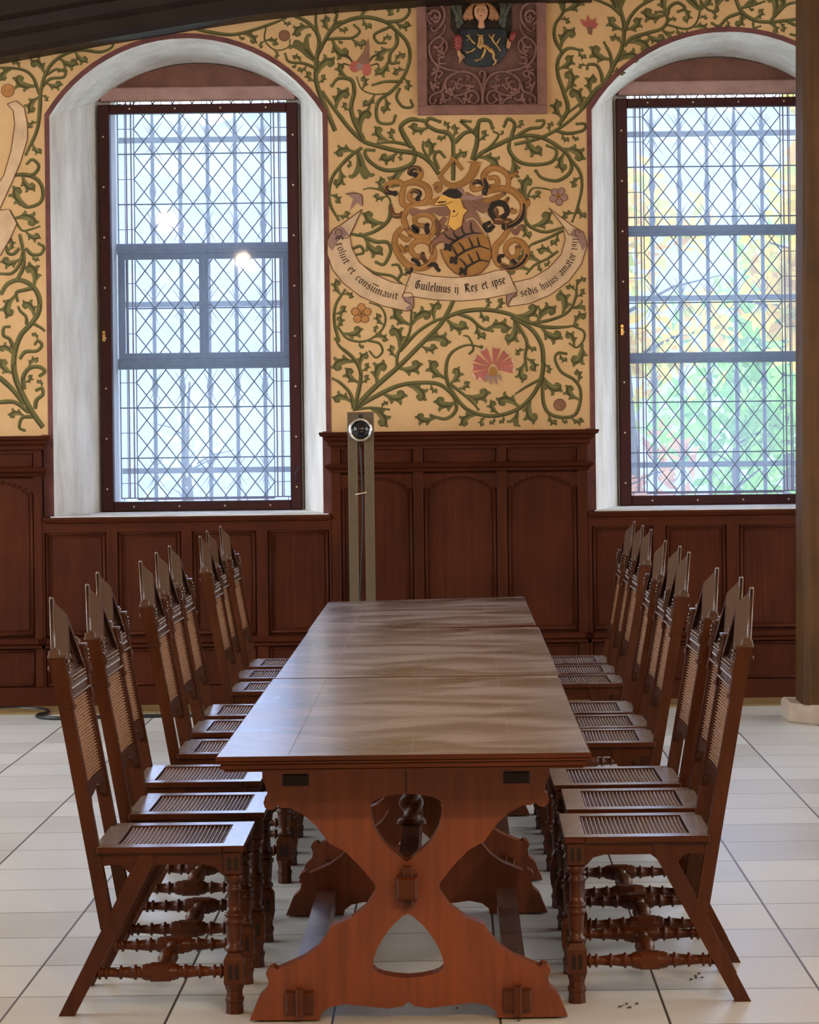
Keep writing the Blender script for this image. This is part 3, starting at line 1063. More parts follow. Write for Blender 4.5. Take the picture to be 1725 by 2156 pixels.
def make_chair():
    c = empty('cane_chair', (0, 0, 0))
    # ---- seat
    mb = MB()
    z0, z1, hy = .447, SILL_H, .222
    mb.cbox(0, .058, -hy, hy, z0, z1, .003)
    mb.cbox(.352, .412, -.170, .170, z0, z1, .003)
    mb.cbox(.058, .405, -hy, -.165, z0, z1 - .0003, .003)
    mb.cbox(.058, .405, .165, hy, z0, z1 - .0003, .003)
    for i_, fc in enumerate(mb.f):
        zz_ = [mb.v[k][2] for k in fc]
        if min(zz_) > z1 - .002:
            mb.m[i_] = 1  # upward faces take the painted-in reflection
    seat = mb.build('seat_frame', [M['oak_chair_h'], M['oak_seat_sheen']], c)
    mb = MB()
    n = 25
    pitch = (.352 - .058) / n
    for i in range(n):
        xc = .058 + (i + .5) * pitch
        ph = PI if i % 2 else 0
        rings = []
        for k in range(45):
            y = -.165 + .33 * k / 44
            b = .0011 * math.sin(k * PI / 2 + ph)
            dip = -.004 * (1 - (y / .165) ** 2)
            w = pitch * .43
            rings.append([(xc - w, y, .4565 + dip), (xc - w * .6, y, .4605 + b + dip), (xc, y, .4620 + b + dip), (xc + w * .6, y, .4605 + b + dip), (xc + w, y, .4565 + dip)])
        mb.loft(rings, 0, True, cap=False, closed=False)
    mb.box(.056, .354, -.167, .167, .4475, .4515)
    mb.build('cane_seat', M['cane_seat'], c)
    # ---- aprons
    for s in (-1, 1):
        mb = MB()
        arch = [(.052, .447), (.052, .375), (.066, .388), (.080, .404), (.11, .412), (.24, .412), (.262, .395), (.29, .388), (.318, .392), (.335, .411),
                (.350, .414), (.385, .411), (.400, .40), (.403, .447)]
        mb.prism(arch, lambda u, v, d: (u, d, v), s * .188 - .011, s * .188 + .011)
        mb.build('side_apron', M['oak_chair_h'], c)
    mb = MB()
    ap = [(-.17, .447), (-.17, .375), (-.155, .392), (-.13, .408), (.13, .408), (.155, .392), (.17, .375), (.17, .447)]
    mb.prism(ap, lambda u, v, d: (d, u, v), .02, .040)
    mb.build('front_apron', M['oak_chair'], c)
    # ---- front legs
    for s in (-1, 1):
        mb = MB()
        x, y = .031, s * .189
        h = .0245
        mb.cbox(x - h, x + h, y - h, y + h, .384, .447, .003)
        mb.lathe([(r, z) for z, r in LEGP], (x, y, 0), (0, 0, 1), 14)
        mb.loft([[(x + a * hh, y + b * hh, z) for a, b in ((-1, -1), (1, -1), (1, 1), (-1, 1))] for z, hh in
                 ((.082, .026), (.086, .0275), (.150, .0275), (.168, .017))], 0)
        mb.loft([[(x + hh * math.cos(PI / 8 + k * PI / 4) * 1.08, y + hh * math.sin(PI / 8 + k * PI / 4) * 1.08, z) for k in range(8)] for z, hh in
                 ((.0, .024), (.030, .0225), (.034, .0255), (.042, .0255), (.046, .022), (.060, .021), (.070, .0245), (.082, .027))], 0)
        # little traceried lights cut on the blocks
        for zb, zt in ((.394, .437), (.094, .142)):
            for dy in (-.010, .010):
                for fx, ff in ((1, 0),):
                    pass
        leg = mb.build('front_leg', M['oak_chair'], c)
        for zb, zt in ((.396, .436), (.096, .140)):
            m2 = MB()
            hh = .0278 if zb < .2 else .0248
            for d in (-.009, .009):
                poly = [(d - .006, zb), (d + .006, zb), (d + .006, zt - .008), (d, zt), (d - .006, zt - .008)]
                for sy in (-1, 1):
                    m2.prism(poly, lambda u, v, dd: (x + u, y + sy * (hh + dd), v), -.002, .0005)
                m2.prism(poly, lambda u, v, dd: (x - hh - dd, y + u, v), -.002, .0005)
            m2.build('tracery', M['oak_dark'], leg)
    # ---- back posts and raked rear legs
    for s in (-1, 1):
        mb = MB()
        yy, e = s * .190, .018
        w = .042
        zz = [.236, .40, .60, .80, .846, .852, .985]
        rings = []
        for z in zz:
            wo = w if z > .85 else w - .004
            ee = e if (z > .85 or z < .30) else e - .003
            xo = post_out(z)
            rings.append([(xo - wo, yy - ee, z), (xo, yy - ee, z), (xo, yy + ee, z), (xo - wo, yy + ee, z)])
        mb.loft(rings, 0)
        p = mb.build('back_post', M['oak_chair'], c)
        mb = MB()
        mb.prism([(.471, 0), (.515, 0), (leg_out(.232), .232), (leg_out(.445), .445), (.246, .445), (.252, .41)],
                 lambda u, v, d: (u, d, v), yy - .0165, yy + .0165)
        mb.build('rear_leg', M['oak_chair'], c)
        # scrolled cap, stop block and turned buttons
        mb = MB()
        xo = post_out(.985)
        mb.cbox(xo - .050, xo + .004, yy - .0205, yy + .0205, .985, .994, .003)
        mb.lathe([(.0145, -.018), (.0145, .018)], (xo - .014, yy, .998), (0, 1, 0), 12)
        mb.cbox(xo - .030, xo + .002, yy - .017, yy + .017, .992, 1.004, .003)
        for z, r in ((.975, .006), (.962, .005), (.951, .0045)):
            mb.ball((post_out(z) - .048, yy, z), r, 0, 8, 5)
        mb.loft([[(post_out(z) - .042 - d, yy - .010, z), (post_out(z) - .040, yy - .010, z), (post_out(z) - .040, yy + .010, z), (post_out(z) - .042 - d, yy + .010, z)]
                 for z, d in ((.905, .001), (.918, .010), (.943, .006), (.946, .002))], 0)
        mb.build('scrolled_cap', M['oak_polish'], p)
        mb = MB(); mb.cbox(post_out(.85) - .045, post_out(.85) - .030, yy - .0195, yy + .0195, .842, .856, .003)
        mb.build('chamfer_stop', M['oak_chair_h'], p)
        mb = MB(); mb.ball((post_out(.955) + .005, yy, .955), .007, 0, 8, 5)
        mb.build('turned_button', M['oak_chair_h'], p)

    def bx(z, d=0):           # x of the front face of the back panel at height z
        return post_out(z) - .034 + d
    # ---- back rails
    mb = MB()
    low = [(-.172, .632), (-.172, .55), (-.150, .568), (-.135, .592), (-.05, .600), (0, .612), (.05, .600), (.135, .592), (.150, .568), (.172, .55), (.172, .632)]
    mb.prism(low, lambda u, v, d: (bx(v) + d, u, v), 0, .018)
    mb.build('lower_back_rail', M['oak_chair'], c)
    for s in (-1, 1):
        mb = MB()
        mb.loft([[(bx(z), s * .152, z), (bx(z), s * .174, z), (bx(z) + .016, s * .174, z), (bx(z) + .016, s * .152, z)] for z in (.628, .75, .875)], 0)
        mb.build('inner_stile', M['oak_chair'], c)
    mb = MB()
    n = 27
    pitch = (.868 - .632) / n
    for i in range(n):
        zc = .632 + (i + .5) * pitch
        ph = PI if i % 2 else 0
        rings = []
        for k in range(41):
            y = -.154 + .308 * k / 40
            b = .0011 * math.sin(k * PI / 2 + ph)
            w = pitch * .33
            dip = .004 * (1 - (y / .154) ** 2)
            rings.append([(bx(zc - w) + .011 + dip, y, zc - w), (bx(zc) + .0035 - b + dip, y, zc - w * .55), (bx(zc) + .002 - b + dip, y, zc), (bx(zc) + .0035 - b + dip, y, zc + w * .55), (bx(zc + w) + .011 + dip, y, zc + w)])
        mb.loft(rings, 0, True, cap=False, closed=False)
    mb.build('cane_back', M['cane'], c)
    # ---- top rail with its beads and scallops
    mb = MB()
    mb.loft([[(bx(z) - d, -.172, z), (bx(z) - d, .172, z), (bx(z) + .018, .172, z), (bx(z) + .018, -.172, z)] for z, d in
             ((.866, .0), (.868, .006), (.874, .007), (.876, .001), (.898, .001), (.902, .006), (.906, .006), (.908, 0), (.935, 0))], 0)
    tr = mb.build('top_rail', M['oak_polish'], c)
    mb = MB()
    for r_ in range(2):
        for k in range(9):
            z = .924 - r_ * .011
            mb.ball((bx(z) - .001, -.148 + .037 * k + (.0 if r_ else .0), z), .0056, 0, 8, 5)
    for k in range(10):
        z = .893
        mb.ball((bx(z) + .001, -.155 + .0345 * k, z), .008, 0, 8, 5, (.7, 1, 1))
    for k in range(22):
        z = .8735
        mb.ball((bx(z) - .006, -.16 + .0152 * k, z), .0042, 0, 6, 4)
    mb.build('bead_moulding', M['oak_polish'], tr)
    # ---- steep gable: bevelled hood boards over a sunk traceried panel
    mb = MB()
    zb, za = .952, 1.136
    def gp(u, v, d):
        return (post_out(v) - .006 + d, u, v)
    hw_ = .165
    # raking boards: section deep at the back apex, dropping to the front
    for s in (-1, 1):
        back = [(s * hw_, .975), (0, za), (0, za - .028), (s * (hw_ - .030), .960)]
        front = [(s * hw_, .930), (0, za - .045), (0, za - .073), (s * (hw_ - .026), .925)]
        v = [gp(u, w_, 0.004) for u, w_ in back] + [gp(u, w_, -.034) for u, w_ in front]
        mb.add(v, [(0, 1, 2, 3), (7, 6, 5, 4), (0, 4, 5, 1), (1, 5, 6, 2), (2, 6, 7, 3), (3, 7, 4, 0)], 0)
        # two fine reeds along the back edge
        for dd in (-.001, .006):
            pts = [gp(s * hw_, .973, dd), gp(s * hw_ * .5, (.973 + za) / 2 - .001, dd), gp(0, za - .001, dd)]
            mb.tube(pts, .0028, 6)
    mb.ball(gp(0, za, .002), .006, 0, 8, 5)
    gb = mb.build('gable_boards', M['oak_polish'], c)
    mb = MB()
    tri = [(-hw_ + .012, .928), (hw_ - .012, .928), (0, 1.085)]
    # panel with a trefoil piercing shape sunk in
    hole = [(-.062, .955), (-.030, .948), (0, .958), (.030, .948), (.062, .955), (.072, .972), (.050, .992), (.026, 1.010), (0, 1.046), (-.026, 1.010), (-.050, .992), (-.072, .972)]
    mb.prism(tri, lambda u, v, d: (post_out(v) - .020 + d, u, v), -.006, .008, holes=[hole])
    mb.prism(tri, lambda u, v, d: (post_out(v) - .012 + d, u, v), .0, .010)
    for a, b in (((-.05, .952), (-.012, .985)), ((.05, .952), (.012, .985)), ((-.012, .985), (0, 1.02)), ((.012, .985), (0, 1.02))):
        mb.tube([(post_out(a[1]) - .020, a[0], a[1]), (post_out(b[1]) - .020, b[0], b[1])], .0045, 6)
    mb.build('traceried_panel', M['oak_polish'], c)
    # ---- turned stretchers
    zs = .115
    for s in (-1, 1):
        mb = MB()
        y = s * .187
        turned(mb, (.052, y, zs), (.418, y, zs), STRETCH)
        mb.cbox(.205, .262, y - .0225, y + .0225, zs - .0235, zs + .0235, .006)
        mb.build('side_stretcher', M['oak_chair_h'], c)
    mb = MB()
    turned(mb, (.234, -.170, zs), (.234, .170, zs), [(0, .014), (.05, .016), (.08, .021), (.10, .021), (.12, .014), (.25, .018), (.42, .024), (.44, .028), (.48, .028), (.5, .024), (.52, .028), (.56, .028), (.58, .024), (.75, .018), (.88, .014), (.90, .021), (.92, .021), (.95, .016), (1, .014)])
    mb.build('cross_stretcher', M['oak_chair_h'], c)
    return c


LY = [7.04, 7.65, 8.34, 9.07, 9.71, 10.28, 11.23, 11.83, 12.41]
LX = [-.586, -.572, -.636, -.582, -.599, -.611, -.580, -.606, -.596]
RY = [7.12, 7.64, 8.16, 9.25, 9.72, 10.23, 11.39, 11.88, 12.38]
RX = [.302, .331, .311, .318, .327, .312, .344, .342, .337]
ORD = ['nearest', 'second', 'third', 'fourth', 'fifth', 'sixth', 'seventh', 'eighth', 'farthest']
chair0 = make_chair()
first = True
for side, xs, ys in (('left', LX, LY), ('right', RX, RY)):
    for i in range(9):
        yaw = rng.uniform(-.012, .012)
        rz = (PI if side == 'left' else 0) + yaw
        loc = (xs[i] - .006, ys[i] + .222, 0)
        if first:
            ch_ = chair0; ch_.location = loc; ch_.rotation_euler = (0, 0, rz); first = False
        else:
            ch_ = dup(chair0, loc, rz)
        place = {0: 'nearest the viewer', 8: 'farthest, closest to the panelled wall'}.get(i, '%s one counted from the viewer' % ORD[i])
        if side == 'left' and i == 0:
            place = 'nearest the viewer'
        tag(ch_, 'gabled cane chair on the %s side of the tables, %s' % (side, place), 'chair', 'gabled cane chairs along the tables')
# ================================================================== the painted wall
C1 = (2.464, 0, 0); C2 = (3.026, 680, 0); C3 = (3.026, 680, 330); C4 = (3.45, 1225, 0)
CL = (4.688, 0, 80); CM = (4.9, 0, 500); CA = (4.792, 780, 330)


def cv(crop, pts):
    s, ox, oy = crop
    return [(ox + x / s, oy + y / s) for x, y in pts]


def wallpt(p, off):
    return P(p[0], p[1], YW - off)


LAYER = [0]
def off(base):
    LAYER[0] += 1
    return base + (LAYER[0] % 40) * .000012


def brush(mb, pts, wid, colr, base=.0008, step=3.0, smooth=True):
    """paint stroke of varying width (pixels) along a curve"""
    ps = spline(pts, step) if smooth else [Vector(p) for p in pts]
    n = len(ps)
    if n < 2:
        return ps
    o = off(base)
    L_, R_ = [], []
    for i in range(n):
        t = i / (n - 1)
        tg = ps[min(i + 1, n - 1)] - ps[max(i - 1, 0)]
        if tg.length < 1e-6:
            tg = Vector((1, 0))
        tg.normalize()
        nr = Vector((-tg.y, tg.x))
        k = t * (len(wid) - 1)
        a = int(min(k, len(wid) - 2)) if len(wid) > 1 else 0
        w = (wid[a] + (wid[a + 1] - wid[a]) * (k - a)) if len(wid) > 1 else wid[0]
        L_.append(wallpt(ps[i] + nr * w * .5, o)); R_.append(wallpt(ps[i] - nr * w * .5, o))
    v = L_ + R_
    f = [(i, i + 1, n + i + 1, n + i) for i in range(n - 1)]
    mb.add(v, f, PI_[colr])
    return ps


def blob(mb, c, r, colr, base=.0012, sx=1, sy=1, rot=0, n=14):
    o = off(base)
    v = []
    for k in range(n):
        a = 2 * PI * k / n
        x, y = math.cos(a) * r * sx, math.sin(a) * r * sy
        v.append(wallpt((c[0] + x * math.cos(rot) - y * math.sin(rot), c[1] + x * math.sin(rot) + y * math.cos(rot)), o))
    mb.add(v, [tuple(range(n))], PI_[colr])


def fill(mb, pts, colr, base=.0015, smooth=False, step=5):
    ps = spline(list(pts) + [pts[0]], step)[:-1] if smooth else [Vector(p) for p in pts]
    o = off(base)
    tris = tessellate_polygon([[Vector((p[0], p[1], 0)) for p in ps]])
    mb.add([wallpt(p, o) for p in ps], [tuple(t) for t in tris], PI_[colr])
    return ps


def outline(mb, pts, w, colr='line', base=.0022, smooth=False):
    brush(mb, list(pts), [w], colr, base, 4, smooth)


# ---------------------------------------------------------------- occupancy of the wall
occ = set()
CELL = 3.0
def mark(p, r=3.0):
    x0, y0 = int((p[0] - r) // CELL), int((p[1] - r) // CELL)
    x1, y1 = int((p[0] + r) // CELL), int((p[1] + r) // CELL)
    for i in range(x0, x1 + 1):
        for j in range(y0, y1 + 1):
            occ.add((i, j))
def taken(p):
    return (int(p[0] // CELL), int(p[1] // CELL)) in occ


def inpoly(p, poly):
    x, y = p; r = False
    n = len(poly)
    for i in range(n):
        x1, y1 = poly[i]; x2, y2 = poly[(i + 1) % n]
        if (y1 > y) != (y2 > y) and x < (x2 - x1) * (y - y1) / (y2 - y1) + x1:
            r = not r
    return r


RIB_L = cv(C3, [(250, 335), (120, 430), (60, 470), (28, 540), (28, 620), (62, 720), (130, 805), (240, 890), (380, 950), (540, 985), (578, 960), (575, 900), (505, 890),
                (545, 822), (430, 795), (320, 745), (230, 670), (185, 580), (172, 500)])
RIB_C = cv(C3, [(565, 735), (700, 762), (850, 770), (1000, 755), (1100, 725), (1165, 720), (1190, 750), (1215, 810), (1240, 860), (1180, 877), (1040, 905), (880, 920), (700, 910), (580, 892), (505, 897), (535, 810)])
RIB_R = cv(C3, [(1215, 800), (1330, 775), (1440, 710), (1520, 620), (1545, 530), (1530, 440), (1440, 325), (1590, 440), (1660, 480), (1685, 560), (1650, 680), (1570, 790), (1450, 880), (1320, 935),
                (1190, 955), (1185, 930), (1240, 860)])
RIB_E = cv(CL, [(70, 650), (160, 620), (240, 690), (270, 850), (270, 1000), (200, 1230), (120, 1420), (0, 1680), (-60, 1760), (-60, 1500), (40, 1350), (110, 1100), (145, 850), (130, 720)])
RIB_F = cv(CL, [(0, 1700), (90, 1690), (165, 1830), (100, 1980), (0, 2150), (-60, 2150), (-60, 1700)])
SHIELD = cv(CA, [(1040, 620), (1110, 690), (1180, 790), (1215, 900), (1222, 1000), (1190, 1090), (1120, 1170), (1020, 1205), (930, 1208), (850, 1170), (780, 1100), (730, 1010), (705, 935),
                 (752, 940), (772, 900), (740, 858), (690, 868), (640, 905), (625, 990), (598, 960), (596, 900), (640, 830), (720, 770), (800, 730), (880, 690), (960, 640)])


def wall_ok(p):
    x, y = p
    if y > 898 or x < -6 or x > 1708:
        return False
    if x < 760 and y < 130 - .152 * x:
        return False
    if 870 < x < 1158 and y < 250:
        return False
    for cx_, cy_ in ((393, 424), (1556, 416)):
        if math.hypot(x - cx_, y - cy_) < 356 and y < 300 and abs(x - cx_) < 340:
            return False
        if abs(x - cx_) < 303 and y > 235:
            return False
    if 105 < x < 694 and y > 235 or x > 1234 and y > 235:
        return False
    if x > 985 and math.hypot((x - 962) / 138, (y - 462) / 128) < 1:
        return False
    if math.hypot((x - 955) / 142, (y - 465) / 125) < 1:
        return False
    if x < 100 and y > 892:
        return False
    for r in (RIB_L, RIB_C, RIB_R, RIB_E, RIB_F):
        if inpoly(p, r):
            return False
    if 722 < x < 796 and y > 860:
        return False
    return True


vines, arms, banner, flowers = MB(), MB(), MB(), MB()
STEMS = []


def stem(crop, pts, w, tip=.35, leafy=True, colr='green'):
    ps = cv(crop, pts)
    w *= .92
    q = brush(vines, ps, [w * .85, w, w * .9, w * .85, w * .85, w * tip], colr, .0009)
    dk = [Vector(p) for p in q]
    # dark shadow side, paler light side
    shade(q, w)
    for p in q:
        mark(p, w * .5 + 1.5)
    if leafy:
        STEMS.append((q, w))
    return q


def shade(q, w):
    n = len(q)
    if n < 4:
        return
    side = []
    for i in range(n):
        tg = q[min(i + 1, n - 1)] - q[max(i - 1, 0)]
        tg = tg.normalized() if tg.length > 1e-6 else Vector((1, 0))
        nr = Vector((-tg.y, tg.x))
        if nr.y < 0:
            nr = -nr
        t = i / (n - 1)
        side.append(q[i] + nr * w * .30 * (1 - .5 * t))
    brush(vines, side[::2] + [side[-1]], [w * .28, w * .3, w * .2, w * .1], 'darkgreen', .0016, 4, False)


def scroll_path(p, ang, L_, side, turn=4.6):
    """leaf centre line: a gentle sweep that curls right over at its tip"""
    pts = [Vector(p)]
    a = ang - side * .25
    n = 14
    for i in range(n):
        t = (i + .5) / n
        a += side * turn / n * (.10 + 3.1 * t ** 2.4)
        s = L_ / n * (1.45 - .95 * t)
        pts.append(pts[-1] + Vector((math.cos(a), math.sin(a))) * s)
    return pts


def leaf_lobes(q, L_, side):
    out = []
    for k, s_, hook in ((3, .30, 1), (6, .34, 1), (9, .24, 1)):
        tg = (q[k + 1] - q[k - 1]).normalized()
        nr = Vector((-tg.y, tg.x)) * (-side)
        b = q[k]
        e = b + nr * L_ * s_ * .55 + tg * L_ * s_ * .40
        e2 = e + nr * L_ * s_ * .22 - tg * L_ * s_ * .10
        out.append((b, e, e2))
    return out


def put_curl(p, ang, L_, side, colr='green', turn=4.6):
    q = scroll_path(p, ang, L_, side, turn)
    w = max(4.0, L_ * .185)
    brush(vines, q, [w * .55, w * .8, w * 1.25, w * 1.35, w * 1.1, w * .8, w * .55], colr, .0010, 2.5)
    blob(vines, q[-1], w * .55, colr, .0010)
    n = len(q)
    inn = []
    for i in range(2, n - 2):
        tg = (q[i + 1] - q[i - 1]).normalized()
        nr = Vector((-tg.y, tg.x)) * (-side)
        inn.append(q[i] + nr * w * .34)
    brush(vines, inn, [w * .1, w * .34, w * .3, w * .1], 'darkgreen', .0017, 3)
    inn = [q[i] - Vector((-(q[i + 1] - q[i - 1]).y, (q[i + 1] - q[i - 1]).x)).normalized() * (-side) * w * .30 for i in range(2, n - 4)]
    brush(vines, inn, [w * .08, w * .20, w * .08], 'lightgreen', .0017, 3)
    for b, e, e2 in leaf_lobes(q, L_, side):
        brush(vines, [b, (b + e) / 2, e, e2], [w * 1.1, w * .9, w * .6, w * .32], colr, .0011, 2.5)
        mark(e, w * .3 + 1); mark(e2, w * .2 + 1)
    for v_ in q:
        mark(v_, w * .55 + 1.0)
    return q


def put_fork(p, ang, L_, colr='green', side=1):
    """acanthus leaf ending in three hooked lobes"""
    d = Vector((math.cos(ang), math.sin(ang))); nr = Vector((-d.y, d.x))
    p = Vector(p)
    m = p + d * L_ * .55 + nr * side * L_ * .08
    w = max(4.0, L_ * .27)
    brush(vines, [p, p + d * L_ * .3 + nr * side * L_ * .07, m], [w * .6, w * .95, w * 1.35], colr, .0010, 2.5)
    ends = []
    for s_, la, hook in ((1, .42, 1), (-1, .42, -1), (side * .25, .50, side)):
        e1 = m + d * L_ * la * .55 + nr * s_ * L_ * .20
        e2 = m + d * L_ * la * .85 + nr * s_ * L_ * .30 + nr * hook * L_ * .06
        e3 = e2 - d * L_ * .06 + nr * hook * L_ * .10
        brush(vines, [m - d * w * .3, e1, e2, e3], [w * 1.0, w * .85, w * .6, w * .40], colr, .0011, 2.5)
        ends += [e1, e2, e3]
    brush(vines, [p + d * 2, m], [w * .15, w * .4], 'darkgreen', .0017, 3)
    for v_ in [p.lerp(m, t / 4) for t in range(5)] + ends:
        mark(v_, w * .45 + 1)
    return [p, m] + ends


